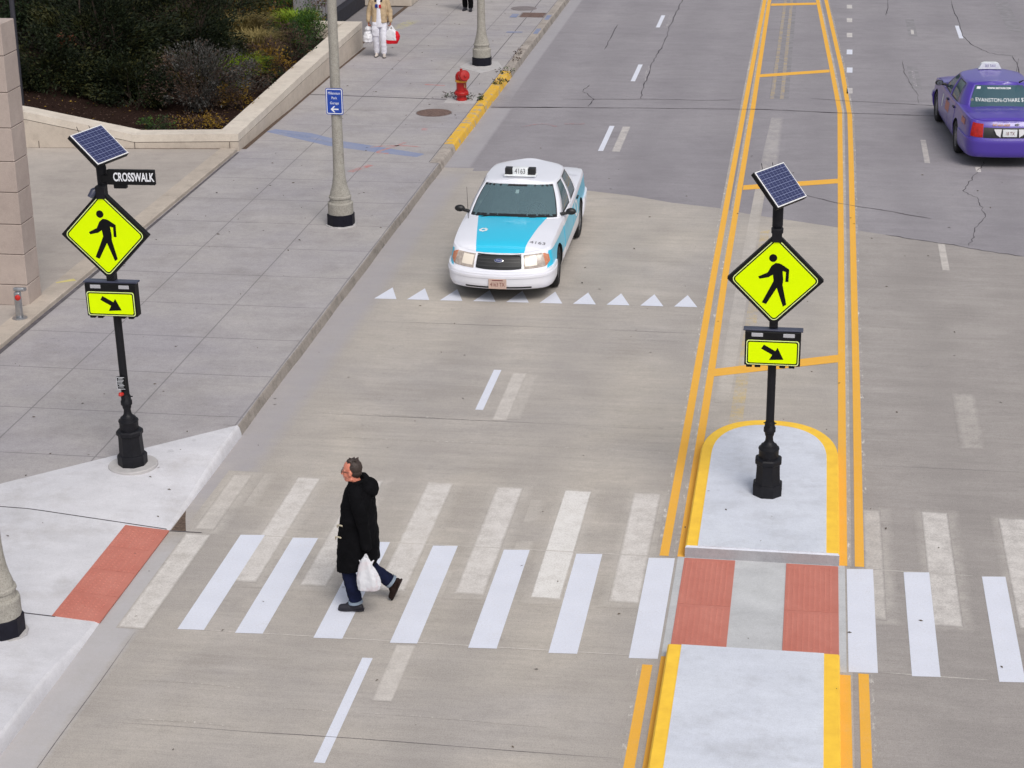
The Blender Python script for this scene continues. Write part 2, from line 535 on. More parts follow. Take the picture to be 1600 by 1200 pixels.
for x0, x1 in [(-6.47,-6.18), (-5.83,-5.53), (-4.97,-4.66), (-4.14,-3.85), (-3.30,-3.00), (-2.45,-2.15), (-1.61,-1.31), (0.64,0.935), (1.275,1.56), (2.14,2.40), (2.98,3.26), (3.82,4.10)]:
    mark('crosswalk_bar', [(x0, 17.715), (x1, 17.735), (x1, 20.155), (x0, 20.125)], M['white_paint'])
mark('worn_crosswalk_bar', [(-7.14, 17.66), (-6.82, 17.66), (-6.82, 20.10), (-7.14, 20.10)], M['white_worn'], 0.0030)
for x0, x1, y0, y1, k in [(-6.22,-5.95,18.9,21.93,0), (-5.42,-5.14,18.9,21.95,1), (-4.55,-4.24,18.9,21.98,0), (-3.66,-3.35,18.93,21.95,0), (-2.80,-2.49,18.92,21.95,2),
                      (-1.94,-1.63,18.95,21.98,1), (-7.06,-6.84,20.2,21.9,3), (0.86,1.04,18.9,21.83,3), (1.56,1.84,18.85,21.85,0), (2.46,2.76,18.9,21.78,0)]:
    mat = [M['white_worn'], M['white_worn'], M['white_paint'], M['white_worn_more']][k] if k != 2 else M['white_worn']
    mark('worn_crosswalk_bar', [(x0-0.02, y0), (x1+0.02, y0), (x1+0.02, y1), (x0-0.02, y1)], mat, 0.0028)
    mark('worn_crosswalk_bar', [(x0-0.13, y0-0.14), (x1+0.17, y0-0.10), (x1+0.16, y1+0.10), (x0-0.11, y1+0.10)], M['white_ghost'], 0.0022)
for yy in (17.755, 20.15):
    strip('layout_line', [(-6.5, yy-0.02), (-1.3, yy+0.03)], 0.02, M['white_worn_more'], 0.0031)
    strip('layout_line', [(0.94, yy), (2.1, yy-0.02)], 0.02, M['white_worn_more'], 0.0031)
for i in range(10):
    x = -6.69+i*0.541
    mark('yield_triangle', [(x-0.185, 29.22+i*0.018), (x+0.185, 29.23+i*0.018), (x-0.01, 29.84+i*0.018)], M['white_paint'])
for xa, y0, y1 in [(-4.30,15.3,17.36), (-4.34,24.51,26.13), (-4.32,39.65,42.0), (-4.32,46.88,48.99), (-4.32,54.32,56.31), (-4.32,61.6,63.7), (-4.32,69,71), (3.97,53.4,55.35), (3.97,60.7,62.7), (3.97,68,70)]:
    mark('lane_dash', [(xa-0.055, y0), (xa+0.055, y0), (xa+0.055, y1), (xa-0.055, y1)], M['white_paint'])
for x0, x1, y0, y1, mk_ in [(-4.11,-3.90,24.15,26.05,'white_worn_more'), (-4.07,-3.86,16.5,17.7,'white_worn_more'), (2.13,2.46,23.9,26.0,'white_ghost'), (-4.09,-3.91,39.6,42.0,'white_worn_more'),
                            (-4.11,-4.00,46.9,48.8,'white_fleck'), (-4.15,-4.05,54.3,56.3,'white_fleck'), (2.32,2.45,31.85,33.5,'white_worn_more'), (2.36,2.48,39.3,41.4,'white_worn_more'),
                            (2.46,2.53,46.9,49.0,'white_fleck'), (2.66,2.74,53.9,54.6,'white_worn'), (3.35,3.45,38.7,39.1,'white_worn')]:
    mark('worn_lane_dash', [(x0, y0), (x1, y0), (x1+0.01, y1), (x0+0.01, y1)], M[mk_], 0.0028)
for y in (45.95, 48.45, 50.85, 53.3, 55.65, 57.95, 60.3, 62.6, 65, 67.3):
    mark('dotted_line_square', [(0.85+(y-46)*0.008, y), (0.99+(y-46)*0.010, y), (1.0+(y-46)*0.010, y+0.66), (0.86+(y-46)*0.008, y+0.66)], M['white_worn'] if int(y) % 2 else M['white_paint'])

LO = [(-1.40, 5), (-1.405, 17.6)]; LI = [(-1.215, 5), (-1.215, 17.8)]
RI = [(0.60, 5), (0.595, 17.65)]; RO = [(0.79, 5), (0.79, 17.7)]
lo = [(-1.44, 20.2), (-1.445, 24.8), (-1.455, 27.5), (-1.475, 31.5), (-1.48, 38.1), (-1.485, 44.0), (-1.485, 59.3), (-1.54, 80), (-1.6, 120)]
li = [(-1.235, 20.2), (-1.245, 25.1), (-1.25, 26.7), (-1.28, 31), (-1.285, 38.1), (-1.29, 44.0), (-1.345, 59.3), (-1.36, 80), (-1.4, 120)]
ri = [(0.595, 20.2), (0.62, 26.2), (0.635, 29.7), (0.67, 40), (0.68, 44), (0.495, 49.1), (0.095, 59.4), (-0.7, 80), (-1.0, 90)]
ro = [(0.785, 20.2), (0.825, 26.2), (0.84, 29.7), (0.89, 40), (0.90, 43.6), (0.755, 48.8), (0.345, 59.4), (-0.45, 80), (-0.8, 90)]
for pts in (LO, lo, RO, ro, li, ri):
    strip('yellow_line', pts, 0.105, M['yellow_paint'])
for pts in (LI, RI):
    strip('yellow_line', pts, 0.13, M['yellow_paint'])
for pts, dx in ((lo, -0.075), (li, -0.075), (ri, 0.075), (ro, 0.075), (LO, -0.075), (RO, 0.075)):
    strip('paint_flecks', [(x+dx, y) for x, y in pts], 0.05, M['white_fleck'], 0.0026)
for a, b, wd in [((-1.20, 26.40), (0.58, 27.23), 0.33), ((-1.22, 36.95), (0.62, 37.67), 0.36), ((-1.25, 47.85), (0.45, 48.62), 0.36), ((-1.27, 58.42), (0.06, 58.72), 0.40)]:
    mb = MB()
    mb.sheet([(a[0], a[1]-wd/2), (b[0], b[1]-wd/2), (b[0], b[1]+wd/2), (a[0], a[1]+wd/2)], 0.0042)
    mb.build('yellow_crossbar', M['yellow_paint'], road)

# old centre line ghosts inside the painted median
mark('worn_centre_line', [(-1.15, 25.2), (-0.93, 25.2), (-0.78, 37.0), (-0.98, 37.0)], M['white_ghost'], 0.0024)
mark('worn_centre_line', [(-0.90, 24.4), (-0.72, 24.4), (-0.62, 34.0), (-0.78, 34.0)], M['yellow_old'], 0.0023)
mark('worn_centre_line', [(-0.98, 37.6), (-0.60, 37.6), (-0.56, 43.3), (-0.84, 43.3)], M['white_ghost'], 0.0024)
M['asphalt_seam'] = plain('dark seam patch', S(136,133,137), 0.9, var=0.2, scale=4)
mark('seam_patch', [(-0.95, 45.2), (-0.50, 45.2), (-0.55, 70), (-0.90, 70)], M['asphalt_seam'], 0.0019)
mark('worn_centre_line', [(-0.93, 45.2), (-0.84, 45.2), (-0.82, 62), (-0.90, 62)], M['yellow_old'], 0.0025)
mark('worn_centre_line', [(-0.70, 45.2), (-0.61, 45.2), (-0.64, 62), (-0.72, 62)], M['yellow_old'], 0.0025)
for x0, x1, y0, y1 in [(2.38, 2.64, 46.6, 49.4), (2.58, 2.82, 53.6, 56.3), (5.3, 5.7, 54.5, 59.5)]:
    mark('seam_patch', [(x0, y0), (x1, y0), (x1, y1), (x0, y1)], M['asphalt_seam'], 0.0020)

# cracks
def crack(pts, wd, mat='crack', z=0.0048, jit=0.025, sub=5):
    out = []
    for (a, b), (c, d) in zip(pts, pts[1:]):
        for k in range(sub):
            t = k/sub
            out.append((a+(c-a)*t+random.uniform(-jit, jit), b+(d-b)*t+random.uniform(-jit, jit)))
    out.append(pts[-1])
    wd *= 0.62
    ws = [wd*random.uniform(0.4, 1.4) for _ in out]
    ws[0] = ws[-1] = wd*0.2
    mb = MB(); mb.ribbon(out, ws, z)
    return mb.build('pavement_crack', M[mat], road)
crack([(-7.3, 43.62), (-5.64, 43.77), (-3.2, 43.92), (-0.94, 44.02), (0.65, 43.83), (2.64, 43.75), (6, 43.6), (11, 43.4)], 0.085, jit=0.02, sub=8)
crack([(-7.3, 43.62), (-5.64, 43.77)], 0.11, jit=0.02)
crack([(-5.76, 44.65), (-4.74, 44.75), (-3.40, 44.89), (-2.55, 44.85), (-1.72, 44.98)], 0.05, 'crack_pale', jit=0.02)
crack([(0.0, 45.3), (1.4, 45.05), (2.4, 44.9), (2.9, 44.8)], 0.05, 'crack_pale')
crack([(-4.0, 64), (-3.97, 59.06), (-3.98, 57.00), (-3.99, 54.38), (-3.94, 52.19), (-4.00, 50.54), (-4.03, 49.18), (-3.99, 47.00), (-4.00, 45.97), (-3.93, 44.83)], 0.035, jit=0.03)
crack([(-5.46, 54.71), (-5.48, 52.69), (-5.46, 50.90)], 0.03)
crack([(-5.34, 46.35), (-5.41, 45.50), (-5.26, 45.35), (-5.05, 44.72), (-5.07, 43.85)], 0.03)
crack([(4.05, 59.75), (4.04, 56.74), (4.05, 53.78), (4.22, 52.33), (4.53, 51.45), (4.77, 51.18), (5.2, 51.0)], 0.032)
crack([(5.13, 51.02), (5.13, 49.51), (5.08, 48.25), (5.1, 46)], 0.03)
crack([(2.21, 60.5), (2.11, 57.54), (2.05, 56.80)], 0.03)
crack([(2.29, 50.17), (2.29, 48.68), (2.38, 47.12), (2.51, 46.13), (2.5, 45)], 0.022, 'crack_pale')
crack([(3.6, 39.6), (3.46, 39.07), (3.29, 38.32), (3.09, 37.60), (3.01, 37.10), (3.22, 36.69), (3.28, 36.00), (3.26, 35.20), (3.08, 34.66), (3.00, 34.07), (2.86, 33.4)], 0.022, jit=0.03)
crack([(1.44, 33.93), (1.97, 33.66), (2.60, 33.41), (3.09, 33.11), (3.75, 32.84)], 0.03, jit=0.02)
crack([(-0.1, 36.6), (0.6, 36.0), (1.6, 35.5), (2.3, 35.1)], 0.05, 'crack_pale')
for yy_, xa_, xb_ in ((15.75, -6.6, -1.5), (24.1, -6.7, -1.5), (28.1, -6.7, -1.5), (23.2, 0.95, 6.0)):
    crack([(xa_, yy_), ((xa_+xb_)/2, yy_+0.02), (xb_, yy_)], 0.009, 'crack_pale', jit=0.006)
crack([(-6.9, 12), (-6.9, 17.6)], 0.012, 'crack_pale', jit=0.01)
for yy, x0, x1 in [(24.15, -6.6, -4.2), (16.6, -6.6, -5.4), (15.85, -6.3, -5.2), (16.25, -4.9, -2.2), (23.3, -6, -1.5), (27.7, -3, -1.4), (14.9, -5, -2)]:
    strip('surface_scratch', [(x0, yy), ((x0+x1)/2, yy+0.02), (x1, yy-0.02)], 0.02, M['white_fleck'], 0.0021)

# ------------------------------------------------------------------ kerbs, sidewalk, new apron with the dropped kerb
def kerb_piece(name, y0, y1, mats, n=2, slump=0.0):
    prof = [(-7.60, 0.10, 0), (-7.60, 0.1545, 0), (-7.43, 0.1545, 0), (-7.40, 0.146, 0), (-7.385, 0.125, 1), (-7.345, -0.02, 1)]
    mb = MB()
    ys = [y0+(y1-y0)*i/n for i in range(n+1)]
    for i in range(n):
        for j in range(len(prof)-1):
            a, b = prof[j], prof[j+1]
            jx = lambda y: 0.005*math.sin(y*1.7)+0.003*math.sin(y*4.1)
            mb.add([(a[0]+(jx(ys[i]) if j > 0 else 0), ys[i], a[1]), (a[0]+(jx(ys[i+1]) if j > 0 else 0), ys[i+1], a[1]),
                    (b[0]+jx(ys[i+1]), ys[i+1], b[1]), (b[0]+jx(ys[i]), ys[i], b[1])], [(0, 3, 2, 1)], prof[j+1][2])
    return tag(mb.build(name, mats, smooth=50, fix=False), kind='structure')
kerb_piece('kerb', 23.16, 37.65, [M['walk'], M['kerb_face']], 40)
kerb_piece('kerb', 37.67, 39.30, [M['kerb'], M['kerb']], 6)
kerb_piece('kerb', 39.31, 43.1, [M['yellow_flake'], M['yellow_flake']], 12)
kerb_piece('kerb', 43.13, 47.1, [M['yellow_flake'], M['yellow_flake']], 12)
kerb_piece('kerb', 47.12, 200, [M['kerb'], M['kerb_face']], 90)

def yline(x): return 23.07+(x+7.5)*0.957
mb = MB()
mb.sheet([(-11.93, yline(-11.93)), (-7.43, yline(-7.43)), (-7.43, 23.4), (-7.59, 23.4), (-7.59, 200), (-11.93, 200)], 0.15)
walk = tag(mb.build('sidewalk', M['walk']), kind='structure')

def apron_z(x, y):
    f = sstep(1.25, 3.9, abs(y-18.92)) if y > 18.92 else sstep(1.22, 2.9, abs(y-18.92))
    zk = 0.022+0.132*f
    d = max(0.0, -7.36-x)
    return min(0.154, zk+d*0.075)
mb = MB()
xs = [-7.40-(11.95-7.40)*(i/46)**1.3 for i in range(47)]
def ap(u, v):
    x = u
    y1 = yline(x)
    y = 4+(y1-4)*v
    return (x, y, apron_z(x, y))
mb.grid(ap, xs, [i/90 for i in range(91)])
# rounded nose and face of the apron kerb
def face(u, v):
    y = 4+(yline(-7.40)-4)*u
    z = apron_z(-7.40, y)
    x, zz = [(-7.40, z), (-7.385, z-0.006), (-7.365, z*0.85-0.01), (-7.345, z*0.35-0.01), (-7.335, -0.02)][v]
    return (x, y, zz)
mb.grid(face, [i/120 for i in range(121)], [0, 1, 2, 3, 4])
tag(mb.build('ramp_apron', M['apron'], smooth=50), kind='structure')
apron = bpy.data.objects['ramp_apron']
def joint(pts, wd, z=None, mat='crack', parent=None, n=12):
    P = []
    for (a, b), (c, d) in zip(pts, pts[1:]):
        P += [(a+(c-a)*k/n, b+(d-b)*k/n) for k in range(n)]
    P.append(pts[-1])
    mb = MB(); mb.ribbon(P, wd, 0)
    mb.v = [(x, y, (apron_z(x, y) if z is None else z)+0.0015) for x, y, _ in mb.v]
    return mb.build('pavement_joint', M[mat], parent)
joint([(-11.9, 20.75), (-9.51, 20.22), (-7.38, 20.12)], 0.02, parent=apron)
joint([(-11.9, 17.9), (-8.45, 17.70), (-7.84, 17.72)], 0.022, parent=apron)
joint([(-7.38, 20.12), (-6.95, 20.12)], 0.02, 0.0035, parent=apron)
# seams in the sidewalk
joint([(-11.8, 43.9), (-9.5, 43.75), (-7.6, 43.62)], 0.05, 0.15, parent=walk)
joint([(-7.62, 37.7), (-7.62, 60)], 0.012, 0.15, 'crack_pale', walk, 30)
joint([(-8.1, 44), (-8.12, 60)], 0.02, 0.15, 'crack_pale', walk)
M['blue_strip'] = road_paint('faded blue utility paint', S(128,142,178), 0.72, 0.9, 0.8, 3.0, 0.1, under='walk')
M['blue_dark'] = road_paint('blue utility paint', S(104,126,172), 0.55, 1.5, 1.2, 4.0, 0.1, under='walk')
mb = MB(); mb.ribbon([(-11.62, 40.15), (-10.8, 39.75), (-9.9, 39.10), (-8.8, 38.62), (-7.9, 38.25)], [0.3, 0.55, 0.50, 0.42, 0.30], 0.1513)
mb.build('blue_paint_strip', M['blue_strip'], walk)
mb = MB(); mb.ribbon([(-11.5, 40.05), (-10.8, 39.72), (-9.9, 39.08)], [0.02, 0.22, 0.03], 0.1520)
mb.build('blue_paint_strip', M['blue_dark'], walk)
M['red_spray'] = road_paint('red spray paint', S(196,106,100), 0.35, 2.6, 2.0, 6.0, 0.1, under='walk')
M['red_spray_road'] = road_paint('red spray paint on the road', S(176,110,108), 0.15, 2.6, 2.0, 6.0, 0.1, under='road_grey')
def spray(pts, wd, z=0.1518, par=None):
    mb = MB(); mb.ribbon(catmull([(a, b, 0) for a, b in pts], 4), wd, z)
    mb.build('spray_mark', M['red_spray_road'] if par else M['red_spray'], par or walk)
spray([(-9.10, 38.85), (-8.75, 39.02), (-8.35, 39.05), (-8.05, 38.98)], 0.07)
spray([(-8.45, 39.35), (-8.60, 38.98), (-8.85, 38.45), (-8.60, 38.35)], 0.09)
spray([(-8.75, 37.35), (-8.95, 36.95), (-9.05, 36.75)], 0.16)
spray([(-8.35, 40.6), (-8.22, 40.62)], 0.2)
spray([(-9.2, 45.3), (-8.7, 45.2)], 0.12)
spray([(-6.3, 41.7), (-5.9, 42.05), (-5.55, 41.8)], 0.1, 0.0046, road)
spray([(-5.4, 42.1), (-4.95, 42.15)], 0.14, 0.0046, road)
M['yellow_spray'] = road_paint('yellow spray paint', S(196,188,110), 0.22, 2.2, 1.6, 6.0, 0.1, under='walk')
mb = MB(); mb.ribbon([(-12.1, 28.75), (-11.85, 28.95)], [0.05, 0.14], 0.2264); mb.build('spray_mark', plain('thin yellow spray', S(200,188,120), 0.8, var=0.15), walk)
mb = MB(); mb.ribbon([(-11.5, 52.6), (-11.2, 54.0)], 0.4, 0.1516); mb.build('spray_mark', M['yellow_spray'], walk)
for a in [(-8.50, 55.0, 0.10, 0.3), (-8.1, 52.4, 0.22, 0.10), (-7.50, 52.6, 0.065, 0.4), (-7.50, 54.8, 0.065, 0.4)]:
    mb = MB(); mb.sheet([(a[0]-a[2], a[1]-a[3]), (a[0]+a[2], a[1]-a[3]), (a[0]+a[2], a[1]+a[3]), (a[0]-a[2], a[1]+a[3])], 0.1558)
    mb.build('spray_mark', M['blue_dark'], walk)
# grit caught beside the dropped kerb
mb = MB(); mb.sheet([(-7.335, 20.14), (-7.15, 20.14), (-7.19, 20.26), (-7.27, 20.5), (-7.335, 20.72)], 0.0034)
mb.build('grit', M['dark_soil'], road)

# plaza behind the property line
mb = MB()
mb.box((-17.5, 27.6, 0.105), (11.0, 40.0, 0.2), 0.01)
tag(mb.build('plaza', M['plaza']), kind='structure')
mb = MB()
mb.box((-11.97, 23.05, 0.13), (0.36, 30.2, 0.19), 0.012)
tag(mb.build('plaza_edging', M['plaza_edge']), kind='structure')
mb = MB(); mb.ribbon([(-11.74, 18), (-11.76, 24), (-11.73, 30), (-11.75, 38.1)], [0.05, 0.09, 0.07, 0.05], 0.1535)
mb.build('pavement_joint', M['crack_pale'], walk)

# ------------------------------------------------------------------ median islands with yellow edges
def island(name, label, outline, inner, near_raw):
    root = thing(name, label, 'traffic island', (0, 0, 0), 0)
    mb = MB(); mb.mi = 0
    n = len(outline)
    bev = 0.018
    c = Vector((sum(p[0] for p in outline)/n, sum(p[1] for p in outline)/n))
    # body sides
    def off(p, d):
        v = Vector(p)-c
        return (p[0]-math.copysign(min(d, abs(v.x)), v.x), p[1]-math.copysign(min(d, abs(v.y)), v.y)) if d else p
    for i in range(n):
        j = (i+1) % n
        a, b = outline[i], outline[j]
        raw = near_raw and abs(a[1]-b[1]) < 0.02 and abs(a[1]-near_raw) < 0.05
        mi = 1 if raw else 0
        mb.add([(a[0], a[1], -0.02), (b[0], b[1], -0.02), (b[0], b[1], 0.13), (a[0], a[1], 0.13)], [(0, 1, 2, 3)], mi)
        a2, b2 = off(a, bev), off(b, bev)
        mb.add([(a[0], a[1], 0.13), (b[0], b[1], 0.13), (b2[0], b2[1], 0.150), (a2[0], a2[1], 0.150)], [(0, 1, 2, 3)], 2 if raw else 3)
    top = [off(p, bev) for p in outline]
    mb.add([(p[0], p[1], 0.150) for p in top], [tuple(range(n))], 3)
    mb.build('kerb_edge', [M['yellow_kerb_side'], M['island_dark'], M['island'], M['yellow_kerb']], root, fix=True)
    mb = MB(); mb.prism(inner, 0.148, 0.1545)
    mb.build('island_top', M['island'], root)
    return root
def dome(x0, x1, y0, ytop, yc, p=2.4, n=28):
    cx, a, b = (x0+x1)/2, (x1-x0)/2, ytop-yc
    arc = []
    for k in range(n+1):
        t = math.pi*k/n
        arc.append((cx+a*math.copysign(abs(math.cos(t))**(2/p), math.cos(t)), yc+b*abs(math.sin(t))**(2/p)))
    return [(x0, y0), (x1, y0)]+arc
island('traffic_island', 'pale concrete traffic island with rounded yellow end carrying a crosswalk sign',
       dome(-1.20, 0.555, 20.19, 24.26, 23.0), dome(-1.055, 0.405, 20.205, 24.06, 22.95), 20.19)
island('traffic_island', 'pale concrete traffic island with straight yellow sides and nothing on it',
       [(-1.215, 4), (0.545, 4), (0.545, 17.82), (-1.215, 17.82)], [(-1.07, 4.1), (0.385, 4.1), (0.385, 17.805), (-1.07, 17.805)], 0)
mb = MB(); mb.sheet([(-1.28, 17.7), (0.62, 17.7), (0.62, 20.3), (-1.28, 20.3)], 0.0032)
mb.build('refuge_slab', M['walk_mid'], road)

def tactile(label, x0, x1, y0, y1, zf, tiles):
    root = thing('tactile_pad', label, 'tactile paving', ((x0+x1)/2, (y0+y1)/2, 0), 0, 'red tactile pads')
    cx, cy = (x0+x1)/2, (y0+y1)/2
    for k in range(tiles):
        a, b = y0+(y1-y0)*k/tiles+0.004, y0+(y1-y0)*(k+1)/tiles-0.004
        mb = MB()
        pts = [(x0, a), (x1, a), (x1, b), (x0, b)]
        vs = [(x-cx, y-cy, zf(x, y)) for x, y in pts]
        mb.add(vs, [(0, 1, 2, 3)])
        mb.add([(x, y, z-0.02) for x, y, z in vs]+vs, [(0, 1, 5, 4), (1, 2, 6, 5), (2, 3, 7, 6), (3, 0, 4, 7)])
        sp = 0.058
        nx, ny = int((x1-x0-0.03)/sp), int((b-a-0.03)/sp)
        for i in range(nx):
            for j in range(ny):
                px, py = x0+0.035+sp*i, a+0.035+sp*j
                z = zf(px, py)
                px -= cx; py -= cy
                r0, r1, h = 0.017, 0.010, 0.006
                ring = [(1, 0), (0.5, 0.87), (-0.5, 0.87), (-1, 0), (-0.5, -0.87), (0.5, -0.87)]
                mb.add([(px+c*r0, py+s*r0, z) for c, s in ring]+[(px+c*r1, py+s*r1, z+h) for c, s in ring],
                       [(q, (q+1) % 6, 6+(q+1) % 6, 6+q) for q in range(6)]+[(6, 7, 8, 9, 10, 11)])
        mb.build('paving_tile', M['tactile'], root, fix=False)
    return root
tactile('brick red tactile pad of four tiles on the sidewalk ramp', -7.88, -7.34, 17.72, 20.09, lambda x, y: apron_z(x, y)+0.006, 4)
tactile('brick red tactile pad in the refuge, on the side of the white taxi', -1.20, -0.62, 17.84, 20.17, lambda x, y: 0.010, 2)
tactile('brick red tactile pad in the refuge, on the side of the purple taxi', -0.04, 0.545, 17.84, 20.17, lambda x, y: 0.010, 2)

# small litter and dead leaves on the pavement (nobody could count it)
def litter():
    t = NT('dry leaf bits')
    t.set(Base_Color=t.ramp(t.noise(0.9, 3), [(0.35, S(70,60,52)), (0.5, S(96,84,70)), (0.65, S(60,54,58))]), Roughness=0.9)
    return t.mat
mb = MB()
rng = random.Random(4)
for k in range(330):
    if k < 210:
        x, y = rng.uniform(-11.5, -7.5), rng.uniform(18, 60)
        z = 0.153 if y > yline(x) else apron_z(x, y)+0.003
    else:
        x, y = rng.uniform(-7.3, 5), rng.uniform(14, 40)
        z = 0.0055
        if -1.25 < x < 0.6 and (y < 17.8 or 20.15 < y < 24.3): z = 0.156
        elif -1.25 < x < 0.6 and y < 20.3: z = 0.024
    a, s = rng.uniform(0, 6.28), rng.uniform(0.010, 0.028)*(1 if y < 30 else 1.4)
    pts = [(x+s*math.cos(a), y+s*math.sin(a), z), (x+s*0.45*math.cos(a+1.6), y+s*0.45*math.sin(a+1.6), z+s*0.3),
           (x-s*math.cos(a), y-s*math.sin(a), z+s*0.15), (x-s*0.45*math.cos(a+1.4), y-s*0.45*math.sin(a+1.4), z+0.002)]
    mb.add(pts, [(0, 1, 2, 3)])
tag(mb.build('leaf_litter', litter()), kind='stuff')

# brighter old bar and scraped-off blotches beside the old crosswalk bars
M['white_bright'] = road_paint('flaking white road paint', S(226,223,220), 0.86, 1.4, 1.8, 5.0, 0.05, feather=0.06)
mark('worn_crosswalk_bar', [(-2.82, 18.95), (-2.50, 18.95), (-2.48, 21.93), (-2.80, 21.93)], M['white_bright'], 0.00295)
for x0, x1, y0, y1 in [(-3.95, -3.62, 18.8, 19.5), (-3.42, -3.0, 20.9, 21.6), (-3.30, -2.95, 19.9, 20.4), (-4.75, -4.5, 19.2, 20.0), (-6.3, -6.05, 19.0, 20.0), (-6.95, -6.5, 20.9, 22.0), (-4.0, -3.7, 24.2, 26.0), (3.0, 3.6, 16.4, 17.6)]:
    mark('worn_paint_blotch', [(x0, y0), (x1, y0+0.05), (x1, y1), (x0+0.04, y1)], M['white_ghost'], 0.00215)
# ------------------------------------------------------------------ walls and pillar
def stone(name, ca, cb, cc, scale=1.2, speck=0.5):
    return concrete(name, ca, cb, cc, big=scale, mid=scale*4, speck=speck, stain=0.6, rough=0.85, bump=0.2)
M['lime'] = stone('tan limestone', S(188,177,165), S(197,186,174), S(170,159,148))
M['lime_cap'] = stone('pale limestone coping', S(206,196,184), S(214,205,193), S(188,177,166))
M['pillar'] = stone('pinkish limestone', S(170,156,149), S(182,168,160), S(154,141,135), scale=0.9)
M['joint_dark'] = plain('dark mortar', S(92,82,78), 0.9, var=0.2)
M['black_metal'] = plain('black painted metal', (0.008, 0.008, 0.011), 0.5, spec=0.25, var=0.25, scale=14)
M['dark_metal'] = plain('dark painted steel', (0.03, 0.03, 0.04), 0.5, var=0.2)
M['grey_wall'] = stone('grey garage wall', S(138,136,142), S(150,147,151), S(120,118,124))
M['dark_opening'] = plain('dark painted base', (0.018, 0.018, 0.028), 0.8, var=0.3)

Z0 = 0.15
p = thing('stone_pillar', 'tall block of pinkish limestone courses at the left edge, beside the planter', 'pillar', (-13.6, 27.85, 0.2))
zs = [0.0, 0.345, 0.845, 1.335, 1.85, 2.34, 2.87, 3.42, 3.98, 4.47]
for a, b in zip(zs, zs[1:]):
    mb = MB()
    for x0, x1 in ((-1.9, -0.35), (-0.35, 1.51)):
        mb.box(((x0+x1)/2, 0, (a+b)/2), (x1-x0-0.008, 0.52, b-a-0.010), 0.008)
    mb.build('stone_course', M['pillar'], p)
mb = MB(); mb.box((-0.2, 0, 2.22), (3.38, 0.49, 4.40)); mb.build('mortar_core', M['joint_dark'], p)

# planter: short wall facing the plaza, long wall along the sidewalk
pl = thing('planter_wall', 'low tan limestone wall with pale coping round the planted bed', 'wall', (-11.76, 38.2, 0))
OX, OY = -11.76, 38.2
def wall_seg(pts, inward, seams):
    """pts: (x, y, top) along the outer foot; a body with a recessed groove and a coping slab on top"""
    body, cap = MB(), MB()
    for (xa, ya, ta), (xb, yb, tb) in zip(pts, pts[1:]):
        for m_, z0a, z1a, z0b, z1b, push, thick in ((body, 0.0, ta-0.17, 0.0, tb-0.17, 0.004, 0.44), (cap, ta-0.155, ta, tb-0.155, tb, 0.0, 0.45)):
            ix, iy = inward
            q = [(xa+ix*push, ya+iy*push), (xb+ix*push, yb+iy*push), (xb+ix*thick, yb+iy*thick), (xa+ix*thick, ya+iy*thick)]
            v = [(q[0][0]-OX, q[0][1]-OY, z0a), (q[1][0]-OX, q[1][1]-OY, z0b), (q[2][0]-OX, q[2][1]-OY, z0b), (q[3][0]-OX, q[3][1]-OY, z0a),
                 (q[0][0]-OX, q[0][1]-OY, z1a), (q[1][0]-OX, q[1][1]-OY, z1b), (q[2][0]-OX, q[2][1]-OY, z1b), (q[3][0]-OX, q[3][1]-OY, z1a)]
            m_.add(v, [(0, 3, 2, 1), (4, 5, 6, 7), (0, 1, 5, 4), (1, 2, 6, 5), (2, 3, 7, 6), (3, 0, 4, 7)])
    return body, cap
front = [(-20.5, 37.82, 1.55), (-16.25, 37.82, 0.97), (-13.95, 37.98, 0.50), (-11.78, 38.2, 0.52)]
b, c_ = wall_seg(front, (0.02, 1.0), None)
b.build('wall_body', M['lime'], pl); c_.build('coping', M['lime_cap'], pl)
side = [(-11.76, 38.2, 0.52), (-11.76, 43.9, 0.705), (-11.77, 49.85, 0.83)]
b, c_ = wall_seg(side, (-1.0, 0.0), None)
b.build('wall_body', M['lime'], pl); c_.build('coping', M['lime_cap'], pl)
b, c_ = wall_seg([(-12.23, 49.86, 0.828), (-13.35, 49.86, 0.84)], (0.0, -1.0), None)
b.build('wall_body', M['lime'], pl); c_.build('coping', M['lime_cap'], pl)
mb = MB()
for (xa, ya, ta), (xb, yb, tb) in list(zip(front, front[1:]))+list(zip(side, side[1:])):
    if xa != xb and abs(xa-xb) > 0.1:
        mb.add([(xa-OX, ya+0.02-OY, ta-0.18), (xb-OX, yb+0.02-OY, tb-0.18), (xb-OX, yb+0.02-OY, tb-0.15), (xa-OX, ya+0.02-OY, ta-0.15)], [(0, 1, 2, 3)])
mb.build('groove', M['joint_dark'], pl)
mb = MB()
for x in (-16.0, -13.95, -11.95):
    mb.box((x-OX, lerp_tab([(-16.25, 37.82), (-13.95, 37.98), (-11.78, 38.2)], x)-OY, 0.25), (0.012, 0.012, 0.2))
mb.build('vertical_joint', M['joint_dark'], pl)
mb = MB(); mb.ribbon([(0.03, 0.2), (0.05, 4), (0.03, 8), (0.05, 11.6)], [0.14, 0.07, 0.06, 0.08], 0.154)
mb.build('foot_seam', M['dark_soil'], pl)
mb = MB(); mb.ribbon([(-4.6, -0.36), (-2.2, -0.22), (-0.05, -0.02)], 0.05, 0.2095); mb.build('foot_seam', M['dark_soil'], pl)

